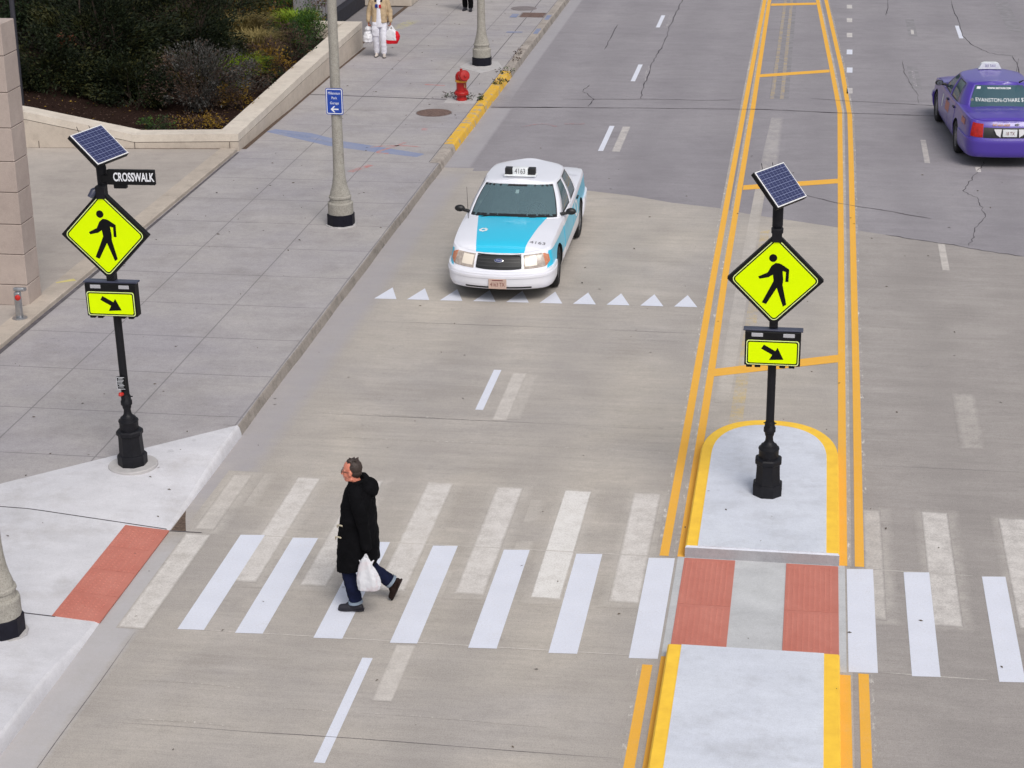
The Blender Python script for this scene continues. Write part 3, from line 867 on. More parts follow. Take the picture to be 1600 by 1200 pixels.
M['mulch'] = plain('bark mulch', S(44,32,28), 0.95, spec=0.05, var=0.45, scale=26, bump=0.8)
mb = MB()
def soil(u, v):
    y = 38.35+v*17.5; x = (-12.1 if y < 49.75 else -13.45)-u*9.5
    top = lerp_tab([(-20, 1.45), (-16.25, 0.90), (-13.95, 0.44), (-12.0, 0.46)], x)
    z = top-0.05+0.10*v+0.05*mnoise.noise(Vector((x*1.3, y*1.3, 0)))+0.06*math.sin(min(1, v*4)*math.pi)*0.5
    return (x, y, min(z, top+0.4))
mb.grid(soil, [i/60 for i in range(61)], [i/70 for i in range(71)])
tag(mb.build('planter_soil', M['mulch'], smooth=60), kind='structure')

gw = thing('garage_wall', 'grey concrete garage wall with a dark base behind the end of the planter', 'wall', (-13.2, 54.5, 0.15))
mb = MB(); mb.box((-0.32, 0.75, 2.2), (0.3, 10.5, 3.6), 0.02); mb.build('wall_body', M['grey_wall'], gw)
mb = MB(); mb.box((-0.15, 0.75, 0.2), (0.34, 10.4, 0.40), 0.01); mb.build('dark_base', M['dark_opening'], gw)
mb = MB()
for yy in (-2.2, 0.2, 2.6, 5.0): mb.box((-0.168, yy, 2.2), (0.012, 0.03, 3.55))
mb.build('vertical_joint', M['joint_dark'], gw)
ew = thing('end_wall', 'low tan stone wall beyond the sidewalk alcove, behind the pedestrian in the tan jacket', 'wall', (-11.78, 56.3, 0.15))
mb = MB(); mb.box((-0.75, 0.25, 0.40), (1.5, 0.5, 0.8), 0.02); mb.box((-0.25, 12.0, 0.40), (0.5, 23.0, 0.8), 0.02); mb.build('wall_body', M['lime'], ew)
mb = MB(); mb.box((-0.75, 0.25, 0.83), (1.54, 0.56, 0.06), 0.01); mb.box((-0.25, 12.03, 0.83), (0.56, 22.9, 0.06), 0.01); mb.build('coping', M['lime_cap'], ew)
M['alcove'] = concrete('alcove floor', S(128,124,126), S(140,136,137), S(110,106,108), speck=0.7)
mb = MB(); mb.sheet([(-22, 47.7), (-11.95, 47.7), (-11.95, 90), (-22, 90)], 0.13)
tag(mb.build('alcove_floor', M['alcove']), kind='structure')
mb = MB(); mb.ribbon([(-11.93, 49.9), (-11.95, 53.5), (-11.92, 56.3)], 0.12, 0.154); mb.build('pavement_joint', M['dark_soil'], walk)

po = thing('dark_post', 'slim dark steel post rising behind the stone pillar', 'post', (-16.68, 38.75, 0.6))
mb = MB(); mb.tube([(0, 0, 0), (0, 0, 5.5)], 0.055, 10); mb.build('post_shaft', M['dark_metal'], po, smooth=40)
mb = MB(); mb.lathe([(0.11, 0), (0.11, 0.03), (0.07, 0.05)], 12); mb.build('post_foot', M['dark_metal'], po, smooth=40)

# ------------------------------------------------------------------ concrete street lamps
M['lamp_conc'] = concrete('exposed aggregate lamp concrete', S(156,152,144), S(167,163,155), S(134,130,123), big=2.0, mid=7.0, speck=1.6, stain=0.6)
M['lamp_black'] = plain('tar black band', (0.009, 0.009, 0.016), 0.6, spec=0.2, var=0.3, scale=10)
M['lamp_pad'] = plain('pale grout', S(180,177,177), 0.9, var=0.1)
M['frost'] = plain('frosted lamp glass', (0.75, 0.73, 0.68), 0.4)
def street_lamp(label, loc, turn):
    root = thing('street_lamp', label, 'street lamp', loc, turn, 'concrete street lamps')
    mb = MB()
    a = math.pi/8
    mb.lathe([(0.252, 0.02), (0.252, 0.215), (0.245, 0.225)], 8, rot=a)
    mb.build('painted_foot', M['lamp_black'], root, smooth=20)
    mb = MB(); mb.lathe([(0.285, 0.0), (0.28, 0.02)], 12); mb.build('grout_ring', M['lamp_pad'], root)
    mb = MB()
    mb.lathe([(0.232, 0.225), (0.232, 0.42), (0.222, 0.435), (0.196, 0.445), (0.190, 0.50), (0.206, 0.515), (0.206, 0.545), (0.188, 0.56),
              (0.176, 0.62), (0.150, 0.70), (0.128, 0.80), (0.112, 0.92), (0.104, 1.05), (0.097, 1.6), (0.088, 3.0), (0.082, 5.0), (0.072, 8.6)], 16, rot=a)
    mb.build('pole', M['lamp_conc'], root, smooth=28)
    mb = MB(); mb.tube([(0, 0, 8.5), (0, 0, 8.9), (0.25, 0, 9.25), (0.8, 0, 9.4), (1.5, 0, 9.42)], [0.05, 0.045, 0.04, 0.035, 0.03], 8)
    mb.build('bracket_arm', M['dark_metal'], root, smooth=40)
    mb = MB(); mb.lathe([(0.05, 0.12), (0.16, 0.05), (0.24, -0.03), (0.25, -0.07)], 16, (1.6, 0, 9.40)); h = mb.build('lamp_head', M['dark_metal'], root, smooth=40)
    mb = MB(); mb.lathe([(0.22, -0.072), (0.17, -0.15), (0.06, -0.19)], 16, (1.6, 0, 9.40)); mb.build('lens', M['frost'], h, smooth=40)
    return root
lamp = street_lamp('grey concrete street lamp carrying the blue garage sign', (-8.31, 32.95, Z0), 0)
for label, loc in [('grey concrete street lamp behind the red fire hydrant', (-8.22, 47.75, Z0)), ('concrete street lamp foot cut off by the left edge, beside the sidewalk ramp', (-8.23, 17.2, apron_z(-8.23, 17.2)-0.01))]:
    o = copy_tree(lamp)
    o.location = loc
    o['label'] = label
mb = MB(); mb.prism([(-8.75, 47.45), (-8.1, 46.75), (-7.65, 47.5), (-7.9, 48.3), (-8.6, 48.3)], 0.1505, 0.156); mb.build('grout_patch', M['lamp_pad'], walk)

# ------------------------------------------------------------------ blue sign on the lamp
M['sign_blue'] = plain('blue sign face', S(28,68,166), 0.45, var=0.05)
M['sign_white'] = plain('white sign paint', S(232,234,240), 0.5, var=0.03)
FACE = Matrix(((1, 0, 0, 0), (0, 0, -1, 0), (0, 1, 0, 0), (0, 0, 0, 1)))       # sign plane: x right, y up, z towards the viewer (-Y)
bs = thing('parking_sign', 'small blue sign reading Millennium Park Garage with a white arrow, on the lamp', 'sign', (-8.31, 32.835, Z0+2.29), R(-2))
W_, H_ = 0.315, 0.47
mb = MB(); mb.prism(round_poly([(-W_/2, -H_/2), (W_/2, -H_/2), (W_/2, H_/2), (-W_/2, H_/2)], 0.03), -0.004, 0.0); mb.xf(FACE); mb.build('plate', M['sign_blue'], bs)
mb = MB()
o_, i_ = round_poly([(-W_/2+.012, -H_/2+.012), (W_/2-.012, -H_/2+.012), (W_/2-.012, H_/2-.012), (-W_/2+.012, H_/2-.012)], 0.024), round_poly([(-W_/2+.026, -H_/2+.026), (W_/2-.026, -H_/2+.026), (W_/2-.026, H_/2-.026), (-W_/2+.026, H_/2-.026)], 0.018)
n = len(o_)
mb.add([(x, y, 0.0015) for x, y in o_]+[(x, y, 0.0015) for x, y in i_], [(i, (i+1) % n, n+(i+1) % n, n+i) for i in range(n)]); mb.xf(FACE); mb.build('border', M['sign_white'], bs)
for txt, y, sz, sq in (('Millennium', 0.145, 0.072, 0.72), ('Park', 0.06, 0.066, 0.85), ('Garage', -0.03, 0.066, 0.85)):
    lettering('lettering', txt, sz, M['sign_white'], bs, FACE @ Matrix.Translation((0, y, 0.0015)), sq)
mb = MB(); mb.prism([(-0.075, -0.14), (-0.015, -0.085), (0.01, -0.085), (-0.028, -0.128), (0.07, -0.128), (0.07, -0.152), (-0.028, -0.152), (0.01, -0.195), (-0.015, -0.195)], 0.0003, 0.0022); mb.xf(FACE); mb.build('arrow', M['sign_white'], bs)
for z in (0.14, -0.14):
    mb = MB(); mb.tube([(0.0, 0.10, z), (0.0, 0.004, z)], 0.015, 8); mb.build('bracket', M['dark_metal'], bs)

# ------------------------------------------------------------------ crosswalk signs
M['fluo'] = plain('fluorescent yellow green sheeting', (0.74, 1.0, 0.0), 0.6, spec=0.08, var=0.02)
M['fluo_rim'] = plain('pale sign rim', (0.80, 0.90, 0.45), 0.45, var=0.02)
M['sign_black'] = plain('black sign ink', (0.006, 0.006, 0.007), 0.6, spec=0.12, var=0.1)
M['frame_black'] = plain('black sign frame', (0.007, 0.007, 0.008), 0.5, spec=0.2, var=0.2)
M['visor'] = plain('dark blue grey visor', (0.045, 0.05, 0.085), 0.35, var=0.1)
M['led'] = plain('clear beacon lens', (0.42, 0.42, 0.45), 0.2, var=0.1, scale=60)
M['silver'] = plain('bright aluminium', (0.80, 0.80, 0.82), 0.4, var=0.03)
M['red_plastic'] = plain('red plastic', S(186,40,32), 0.4)
def solar_mat():
    t = NT('blue solar cells')
    x, y, z = t.xyz()
    def lines(v, per, wd):
        return t.math('LESS_THAN', t.math('PINGPONG', t.math('ADD', v, 100*per), per/2), wd)
    g = t.math('MAXIMUM', lines(x, 0.0685, 0.0016), lines(y, 0.062, 0.0022))
    g2 = t.math('MAXIMUM', g, t.math('MULTIPLY', lines(y, 0.031, 0.001), 0.6))
    c = t.mix(t.noise(9, 4), S(34,38,74), S(52,58,100))
    t.set(Base_Color=t.mix(g2, c, S(138,146,182)), Roughness=0.22)
    return t.mat
M['solar'] = solar_mat()

PED = [(1238,553), (1258,554), (1276,560), (1325,592), (1323,672), (1303,671), (1305,609), (1284,603), (1290,660), (1287,692), (1315,818), (1294,832), (1251,712), (1187,819), (1160,808), (1214,700),
       (1229,668), (1224,628), (1197,645), (1140,657), (1132,642), (1190,615), (1213,572)]
PED = [((x-1240)*0.00184, (662-y)*0.00190) for x, y in PED]
HEAD = ((1222-1240)*0.00184, (662-522)*0.00190)
ARW = [(1165,1038), (1148,1064), (1220,1101), (1200,1135), (1292,1130), (1253,1055), (1239,1077)]
ARW = [((x-1221)*0.00184, (1089-y)*0.00196) for x, y in ARW]

def diamond(s, r):
    d = s/math.sqrt(2)
    return round_poly([(0, -d), (d, 0), (0, d), (-d, 0)], r)
def ring_faces(mb, a, b, z):
    n = len(a)
    mb.add([(x, y, z) for x, y in a]+[(x, y, z) for x, y in b], [(i, (i+1) % n, n+(i+1) % n, n+i) for i in range(n)])

def crosswalk_sign(label, loc, sign_turn, solar_dir, solar_tilt, lean, extra, dz=(0, 0, 0)):
    root = thing('crosswalk_sign', label, 'crosswalk sign', loc, 0, 'flashing crosswalk signs')
    root.rotation_euler = (0, R(lean), 0)
    k = M['black_metal']
    # pedestal: octagonal plinth, panelled body, collar, drum and turned neck
    mb = MB(); a = math.pi/8
    mb.lathe([(0.186, 0.0), (0.190, 0.15), (0.182, 0.172), (0.165, 0.18), (0.158, 0.20), (0.150, 0.42), (0.152, 0.455), (0.170, 0.475), (0.172, 0.525), (0.158, 0.545), (0.128, 0.555)], 8, rot=a)
    mb.v = [(x, y, z*0.88) for x, y, z in mb.v]
    ped = mb.build('pedestal', k, root, smooth=25)
    mb = MB()
    mb.lathe([(0.120, 0.555), (0.120, 0.66), (0.128, 0.675), (0.124, 0.695), (0.100, 0.712), (0.096, 0.735), (0.070, 0.755), (0.050, 0.79), (0.044, 0.85), (0.056, 0.885), (0.058, 0.92),
              (0.072, 0.93), (0.072, 0.985), (0.062, 1.0), (0.060, 1.06), (0.052, 1.08)], 20)
    mb.v = [(x, y, z*0.88) for x, y, z in mb.v]
    mb.build('turned_neck', k, ped, smooth=40)
    mb = MB(); mb.lathe([(0.050, 0.9), (0.050, 3.66+dz[0])], 16); mb.build('pole', k, root, smooth=40)
    for ang in (0.5, 2.6, 4.7):
        mb = MB(); mb.tube([(0.055*math.cos(ang), 0.055*math.sin(ang), 0.91), (0.085*math.cos(ang), 0.085*math.sin(ang), 0.91)], 0.009, 6); mb.build('set_screw', k, ped)
    # warning sign
    zc = 2.72+dz[0]
    T = Matrix.Rotation(R(sign_turn), 4, 'Z') @ Matrix.Translation((0, -0.06, zc)) @ FACE
    mb = MB(); mb.prism(diamond(0.795, 0.012), -0.035, 0.045); mb.xf(T); fr = mb.build('sign_frame', M['frame_black'], root)
    mb = MB(); mb.prism(diamond(0.728, 0.055), 0.0452, 0.049); mb.xf(T); face = mb.build('sign_face', M['fluo'], root)
    mb = MB(); ring_faces(mb, diamond(0.728, 0.055), diamond(0.712, 0.048), 0.0497); mb.xf(T); mb.build('pale_rim', M['fluo_rim'], face)
    mb = MB(); ring_faces(mb, diamond(0.707, 0.046), diamond(0.678, 0.036), 0.0500); mb.xf(T); mb.build('border', M['sign_black'], face)
    mb = MB(); mb.prism(PED, 0.0492, 0.0506)
    mb.prism([(HEAD[0]+0.047*math.cos(q*math.pi/12), HEAD[1]+0.047*math.sin(q*math.pi/12)) for q in range(24)], 0.0492, 0.0506); mb.xf(T); mb.build('walking_figure', M['sign_black'], face)
    for by_, bz_, bd_ in ((-0.06, zc+0.535, (0.115, 0.13, 0.16)), (-0.03, zc-0.55, (0.10, 0.12, 0.10))):
        mb = MB(); mb.box((0, by_, bz_), bd_, 0.009); mb.xf(Matrix.Rotation(R(sign_turn), 4, 'Z')); mb.build('clamp', k, root)
    # beacon bar with the arrow plaque
    T2 = Matrix.Rotation(R(sign_turn), 4, 'Z') @ Matrix.Translation((0, -0.07, 1.865+dz[1])) @ FACE
    mb = MB(); mb.box((0, 0, 0.0), (0.655, 0.42, 0.13), 0.008)
    for x in (-0.27, -0.17, 0.12, 0.23): mb.box((x, -0.222, 0.0), (0.07, 0.04, 0.10), 0.006)
    mb.xf(T2); bb = mb.build('beacon_box', M['frame_black'], root)
    mb = MB(); mb.box((0, 0.222, -0.012), (0.70, 0.022, 0.12), 0.006); mb.xf(T2); mb.build('visor', M['visor'], bb)
    for x in (-0.185, 0.185):
        mb = MB(); mb.box((x, 0.172, 0.064), (0.135, 0.046, 0.016), 0.004); mb.xf(T2); mb.build('beacon_lens', M['led'], bb)
    pw, ph, cy = 0.615, 0.305, -0.045
    rect = lambda d, r: round_poly([(-pw/2+d, cy-ph/2+d), (pw/2-d, cy-ph/2+d), (pw/2-d, cy+ph/2-d), (-pw/2+d, cy+ph/2-d)], r)
    mb = MB(); mb.prism(rect(0, 0.03), 0.064, 0.070); mb.xf(T2); ap_ = mb.build('arrow_plaque', M['fluo'], root)
    mb = MB(); ring_faces(mb, rect(0, 0.03), rect(0.008, 0.026), 0.0708); mb.xf(T2); mb.build('pale_rim', M['fluo_rim'], ap_)
    mb = MB(); ring_faces(mb, rect(0.010, 0.025), rect(0.024, 0.019), 0.0711); mb.xf(T2); mb.build('border', M['sign_black'], ap_)
    mb = MB(); mb.prism([(x, y+cy) for x, y in ARW], 0.0702, 0.0716); mb.xf(T2); mb.build('arrow', M['sign_black'], ap_)
    # solar panel: its own local frame so the cell grid follows the panel
    sp = bpy.data.objects.new('solar_panel', None)
    az = math.atan2(solar_dir[1], solar_dir[0])
    MT = Matrix.Translation((0.02, -0.02, 3.90+dz[2])) @ Matrix.Rotation(az, 4, 'Z') @ Matrix.Rotation(R(solar_tilt), 4, 'Y') @ Matrix.Rotation(R(90), 4, 'Z')
    w2, h2 = 0.63, 0.50
    mb = MB(); mb.box((0, 0, -0.03), (w2, h2, 0.055), 0.006)
    panel = mb.build('solar_panel', M['frame_black'], root)
    panel.matrix_local = MT
    mb = MB(); mb.box((0, 0, 0.001), (w2-0.012, h2-0.012, 0.006), 0.002); mb.build('panel_rim', M['silver'], panel)
    mb = MB(); mb.box((0, 0, 0.0035), (w2-0.045, h2-0.04, 0.006)); mb.build('solar_cells', M['solar'], panel)
    for x_, l_ in ((-0.12, 0.06), (0.10, 0.03)):
        mb = MB(); mb.tube([(x_, h2/2-0.02, -0.02), (x_-0.01, h2/2+l_, l_*0.5)], 0.004, 5); mb.build('bird_spike', k, panel)
    bpy.data.objects.remove(sp)
    mb = MB(); mb.lathe([(0.062, 3.40), (0.062, 3.62), (0.055, 3.64), (0.055, 3.74), (0.03, 3.76)], 14); mb.box((0.0, 0, 3.78), (0.09, 0.09, 0.12), 0.01)
    mb.v = [(x, y, z+dz[2]) for x, y, z in mb.v]
    mb.build('panel_mount', k, root, smooth=40)
    extra(root, k)
    return root

def ex_right(root, k):
    mb = MB(); mb.lathe([(0.07, 3.30), (0.07, 3.36)], 12); mb.build('pole_band', k, root)
crosswalk_sign('black pole with yellow pedestrian diamond, arrow plaque and solar panel, standing on the traffic island', (-0.31, 21.80, 0.152), 0, (0.86, -0.51), 47, 0, ex_right, (0.04, 0.05, -0.02))

def ex_left(root, k):
    T = Matrix.Translation((0.39, -0.055, 3.77)) @ Matrix.Rotation(R(-1.5), 4, 'Z') @ FACE
    mb = MB(); mb.box((0, 0, 0), (0.60, 0.185, 0.05), 0.006); mb.box((-0.33, -0.02, 0), (0.12, 0.08, 0.06), 0.005); mb.box((-0.15, -0.115, -0.01), (0.16, 0.05, 0.06), 0.005); mb.xf(T)
    nb = mb.build('name_blade', M['frame_black'], root)
    lettering('lettering', 'CROSSWALK', 0.145, M['sign_white'], nb, T @ Matrix.Translation((0.035, 0.0, 0.0262)), 0.60, 0.0035)
    mb = MB(); mb.tube([(-0.05, -0.05, 3.62), (-0.09, -0.09, 3.60), (-0.13, -0.12, 3.53)], [0.035, 0.045, 0.04], 10); mb.build('beacon_sensor', M['visor'], root, smooth=50)
    # push plate and ribbon on the pole
    mb = MB(); mb.box((-0.012, -0.072, 1.13), (0.115, 0.03, 0.165), 0.006); pp = mb.build('instruction_plate', M['frame_black'], root)
    mb = MB()
    for z in (1.33, 1.312, 1.294, 1.276, 1.258, 1.24, 1.222): mb.box((-0.012+random.uniform(-.01, .01), -0.0885, z), (random.uniform(0.05, 0.075), 0.004, 0.004))
    mb.box((-0.062, -0.0885, 1.27), (0.004, 0.004, 0.15)); mb.box((-0.012, -0.0885, 1.347), (0.1, 0.004, 0.004)); mb.box((-0.012, -0.0885, 1.193), (0.1, 0.004, 0.004))
    mb.v = [(x, y, z-0.14) for x, y, z in mb.v]
    mb.build('plate_lines', M['sign_white'], pp)
    mb = MB(); mb.tube([(-0.02, -0.055, 0.975), (-0.03, -0.10, 0.985), (-0.035, -0.12, 0.975)], [0.024, 0.028, 0.016], 10); mb.build('push_button', M['red_plastic'], root, smooth=50)
    mb = MB(); mb.lathe([(0.315, -0.10), (0.315, 0.0), (0.305, 0.012)], 40); mb.build('footing', M['lamp_pad'], root, smooth=30)
crosswalk_sign('black pole with yellow pedestrian diamond and CROSSWALK name blade, standing on the sidewalk', (-8.325, 21.67, 0.168), -2.5, (0.96, -0.27), 42, -1.2, ex_left, (0.335, 0.37, 0.26))

# ------------------------------------------------------------------ fire hydrant, bollard, covers
M['red_paint'] = plain('red hydrant paint', S(168,26,24), 0.38, var=0.12, scale=10)
M['yellow_band'] = plain('yellow band', S(222,158,52), 0.5)
M['chain'] = plain('tarnished chain', S(150,132,92), 0.5, metal=0.6)
hy = thing('fire_hydrant', 'red fire hydrant with a yellow band on the sidewalk', 'fire hydrant', (-8.0, 43.62, Z0), R(-60))
mb = MB()
mb.lathe([(0.125, 0.0), (0.125, 0.05), (0.112, 0.06), (0.112, 0.13), (0.165, 0.14), (0.168, 0.19), (0.150, 0.215), (0.118, 0.23), (0.118, 0.46)], 20)
mb.build('barrel', M['red_paint'], hy, smooth=35)
for q in range(8):
    mb = MB(); mb.lathe([(0.016, 0.185), (0.016, 0.212), (0.010, 0.216)], 6, (0.138*math.cos(q*0.785), 0.138*math.sin(q*0.785), 0.02))
    mb.build('flange_bolt', M['red_paint'], hy)
mb = MB(); mb.lathe([(0.135, 0.435), (0.142, 0.445), (0.142, 0.475), (0.135, 0.485)], 20); mb.build('band', M['yellow_band'], hy, smooth=35)
mb = MB(); mb.lathe([(0.120, 0.485), (0.140, 0.50), (0.140, 0.56), (0.125, 0.62), (0.085, 0.665), (0.04, 0.685), (0.032, 0.69), (0.032, 0.735), (0.02, 0.74)], 20); mb.build('bonnet', M['red_paint'], hy, smooth=35)
mb = MB(); mb.lathe([(0.085, 0.0), (0.095, 0.07), (0.125, 0.09), (0.130, 0.16), (0.11, 0.19), (0.03, 0.20), (0.028, 0.235)], 18)
mb.xf(Matrix.Translation((0.07, 0.0, 0.585)) @ Matrix.Rotation(R(78), 4, 'Y')); mb.build('outlet_cap', M['red_paint'], hy, smooth=35)
mb = MB(); mb.lathe([(0.05, 0.0), (0.055, 0.05), (0.065, 0.06), (0.065, 0.10), (0.03, 0.11)], 14)
mb.xf(Matrix.Translation((-0.05, 0.09, 0.55)) @ Matrix.Rotation(R(-80), 4, 'X')); mb.build('outlet_cap', M['red_paint'], hy, smooth=35)
mb = MB(); mb.tube(catmull([(0.24, 0.02, 0.56), (0.23, 0.03, 0.40), (0.18, 0.02, 0.32), (0.13, 0.02, 0.42)], 6), 0.008, 5); mb.build('chain', M['chain'], hy, smooth=50)
mb = MB(); mb.prism([(-0.36, -0.34), (0.36, -0.34), (0.36, 0.30), (-0.36, 0.30)], 0.0, 0.008); mb.xf(Matrix.Rotation(R(60), 4, 'Z')); mb.build('footing', M['lamp_pad'], hy)

M['steel'] = plain('brushed steel', (0.42, 0.43, 0.45), 0.35, metal=0.85, var=0.15, scale=20)
bo = thing('steel_bollard', 'short steel bollard with a red button, in front of the stone pillar', 'bollard', (-11.98, 26.93, 0.225))
mb = MB(); mb.lathe([(0.115, 0.0), (0.115, 0.015), (0.108, 0.02)], 20); mb.build('base_plate', M['steel'], bo, smooth=35)
mb = MB(); mb.box((0, 0, 0.22), (0.095, 0.095, 0.42), 0.02, 3); mb.build('post_shaft', M['steel'], bo, smooth=35)
mb = MB(); mb.box((0.015, -0.02, 0.455), (0.17, 0.13, 0.06), 0.012, 2); mb.xf(Matrix.Rotation(R(-12), 4, 'X')); mb.build('sloped_head', M['steel'], bo, smooth=35)
mb = MB(); mb.lathe([(0.045, 0.0), (0.045, 0.02), (0.02, 0.035)], 16); mb.xf(Matrix.Translation((0.045, -0.10, 0.37)) @ Matrix.Rotation(R(90), 4, 'X')); mb.build('button', M['red_plastic'], bo, smooth=35)

def cover_mat():
    t = NT('rusted cast iron')
    v = t.voronoi(16)
    c = t.mix(t.noise(6, 5), S(98,78,72), S(128,104,94))
    t.set(Base_Color=t.mix(t.ramp(v, [(0.2, 0.0), (0.5, 1.0)]), tuple(x*0.6 for x in S(98,78,72)), c), Roughness=0.8)
    t.bump(v, 0.6, 0.01)
    return t.mat
M['iron'] = cover_mat()
M['iron_grey'] = plain('grey cast iron', S(124,116,116), 0.7, var=0.2, scale=8)
def manhole(label, loc, r, mat):
    root = thing('manhole_cover', label, 'manhole cover', loc, 0, 'round covers in the sidewalk')
    mb = MB(); mb.lathe([(r*1.06, -0.01), (r*1.06, 0.004), (r*1.01, 0.005)], 40); mb.build('frame', M['iron_grey'], root)
    mb = MB(); mb.lathe([(r, 0.0), (r, 0.0075)], 40); mb.build('lid', mat, root)
manhole('rusty round manhole cover in the sidewalk beside the fire hydrant', (-8.39, 42.24, Z0), 0.39, M['iron'])
manhole('grey round cover in the sidewalk next to the rusty square cover', (-8.41, 56.25, Z0), 0.36, M['iron_grey'])
root = thing('utility_cover', 'rusty square utility cover in the sidewalk, far up by the kerb', 'utility cover', (-7.98, 55.15, Z0))
mb = MB(); mb.box((0, 0, 0), (0.74, 0.78, 0.012)); mb.build('frame', M['iron_grey'], root)
mb = MB(); mb.box((0, 0, 0.004), (0.66, 0.70, 0.014)); mb.build('lid', M['iron'], root)
# ------------------------------------------------------------------ planting
def leaf_mat(name, cols, scale=2.5, rough=0.65, spec=0.25):
    t = NT(name)
    f = t.noise(scale, 6, 0.75)
    f2 = t.noise(scale*9, 2)
    ff = t.math('ADD', t.math('MULTIPLY', f, 0.6), t.math('MULTIPLY', f2, 0.4))
    n = len(cols)
    t.set(Base_Color=t.ramp(ff, [(0.34+0.32*i/(n-1), c) for i, c in enumerate(cols)]), Roughness=rough)
    t.b.inputs['Specular IOR Level'].default_value = spec
    return t.mat
L_ = {
 'yew': leaf_mat('dark yew needles', [(0.003,0.005,0.002), (0.007,0.013,0.004), (0.026,0.036,0.009)], 1.4),
 'yew_olive': leaf_mat('olive yew needles', [(0.006,0.009,0.003), (0.022,0.026,0.006), (0.065,0.060,0.015)], 1.6),
 'rust': leaf_mat('dead rusty needles', [(0.06,0.02,0.012), (0.13,0.04,0.02), (0.18,0.07,0.03)], 3),
 'grey': leaf_mat('grey green leaves', [(0.012,0.010,0.008), (0.030,0.028,0.024), (0.075,0.073,0.068), (0.26,0.26,0.26)], 3.0),
 'green': leaf_mat('bright green leaves', [(0.018,0.042,0.008), (0.042,0.10,0.016), (0.09,0.17,0.03)], 3),
 'dgreen': leaf_mat('deep green leaves', [(0.008,0.016,0.007), (0.020,0.040,0.015), (0.04,0.065,0.03)], 3),
 'ochre': leaf_mat('ochre autumn leaves', [(0.060,0.030,0.008), (0.19,0.11,0.014), (0.48,0.31,0.025)], 3),
 'brown': leaf_mat('brown autumn leaves', [(0.024,0.015,0.013), (0.070,0.042,0.032), (0.15,0.10,0.06)], 3),
 'grass': leaf_mat('yellow green grass blades', [(0.07,0.12,0.006), (0.18,0.27,0.015), (0.36,0.42,0.04)], 2),
 'straw': leaf_mat('straw grass blades', [(0.08,0.065,0.02), (0.21,0.165,0.06), (0.38,0.30,0.12)], 2),
 'bark': plain('dark bark', (0.045, 0.030, 0.022), 0.9, var=0.3, scale=20),
}
def shrub(name, label, cat, loc, r, n, leaf, mats, clumps=40, stems=14, seed=0, flat=0.0, group=None, spread=0.30, long=1.0, hole=0.35, skirt=False):
    rng = random.Random(seed)
    root = thing(name, label, cat, loc, 0, group)
    rx, ry, h = r
    cs = []
    while len(cs) < clumps:
        v = Vector((rng.uniform(-1, 1), rng.uniform(-1, 1), rng.uniform(-1, 1)))
        if v.length > 1 or v.length < hole: continue
        if skirt:
            v = Vector((v.x, v.y, v.z*0.5-0.5)) if rng.random() < 0.45 else v
            if v.z < 0 and v.xy.length > 1: continue
        wob = 1+0.28*mnoise.noise(v*1.7+Vector((seed*3.1, 0, 0)))
        cs.append((Vector((v.x*rx*wob, v.y*ry*wob, h*0.52+v.z*h*0.46*wob)), rng.uniform(0.6, 1.3), rng.random()))
    mb = MB()
    rad = (rx+ry)/2*spread
    for k in range(n):
        c, s, pick = cs[rng.randrange(clumps)]
        p = c+Vector((rng.gauss(0, 0.5), rng.gauss(0, 0.5), rng.gauss(0, 0.42)))*rad*s
        if p.z < 0.01: p.z = abs(p.z)*0.5+0.01
        d = (p-Vector((0, 0, h*0.35))).normalized()
        d = (d+Vector((rng.uniform(-1, 1), rng.uniform(-1, 1), rng.uniform(-0.6, 0.9)))*0.8).normalized()
        u = d.cross(Vector((rng.uniform(-1, 1), rng.uniform(-1, 1), rng.uniform(-1, 1)))).normalized()
        L = leaf*rng.uniform(0.6, 1.4)*long; W = leaf*rng.uniform(0.35, 0.6)
        nn = d.cross(u)
        mi = min(len(mats)-1, int(pick*len(mats)*0.999)) if rng.random() < 0.8 else rng.randrange(len(mats))
        mb.add([p, p+d*L*0.5+u*W*0.5+nn*W*0.2, p+d*L, p+d*L*0.5-u*W*0.5+nn*W*0.2], [(0, 1, 2, 3)], mi)
    mb.build('foliage', [L_[m] for m in mats], root, fix=False)
    mb = MB()
    for k in range(stems):
        c = cs[rng.randrange(clumps)][0]
        a = rng.uniform(0, 6.28)
        b0 = Vector((math.cos(a)*rx*0.12, math.sin(a)*ry*0.12, -0.08))
        m1 = b0.lerp(c, 0.5)+Vector((rng.uniform(-.1, .1), rng.uniform(-.1, .1), 0.06))*rx
        mb.tube(catmull([b0, m1, c], 4), [0.022*max(0.5, h/1.5)*(1-0.085*q) for q in range(9)], 5)
    mb.build('stem', L_['bark'], root)
    return root
def grass_clump(name, label, loc, r, h, n, mat, seed, group=None, cat='grass clump'):
    rng = random.Random(seed)
    root = thing(name, label, cat, loc, 0, group)
    mb = MB()
    for k in range(n):
        a, q = rng.uniform(0, 6.28), r*0.35*math.sqrt(rng.random())
        b = Vector((q*math.cos(a), q*math.sin(a), -0.03))
        a2 = a+rng.gauss(0, 0.5)
        L = h*rng.uniform(0.55, 1.1); out = r*rng.uniform(0.3, 1.0)
        dirv = Vector((math.cos(a2), math.sin(a2), 0)); sd_ = Vector((-dirv.y, dirv.x, 0))*0.008*rng.uniform(0.7, 1.5)
        P = [b+dirv*out*t**1.8+Vector((0, 0, L*(t-0.42*t**3))) for t in (0, .3, .6, .85, 1)]
        wd = [1, 1, 0.8, 0.5, 0.1]
        v = []
        for p_, s_ in zip(P, wd): v += [p_+sd_*s_, p_-sd_*s_]
        mb.add(v, [(2*i, 2*i+1, 2*i+3, 2*i+2) for i in range(4)])
    mb.build('blades', L_[mat], root, fix=False)
    return root

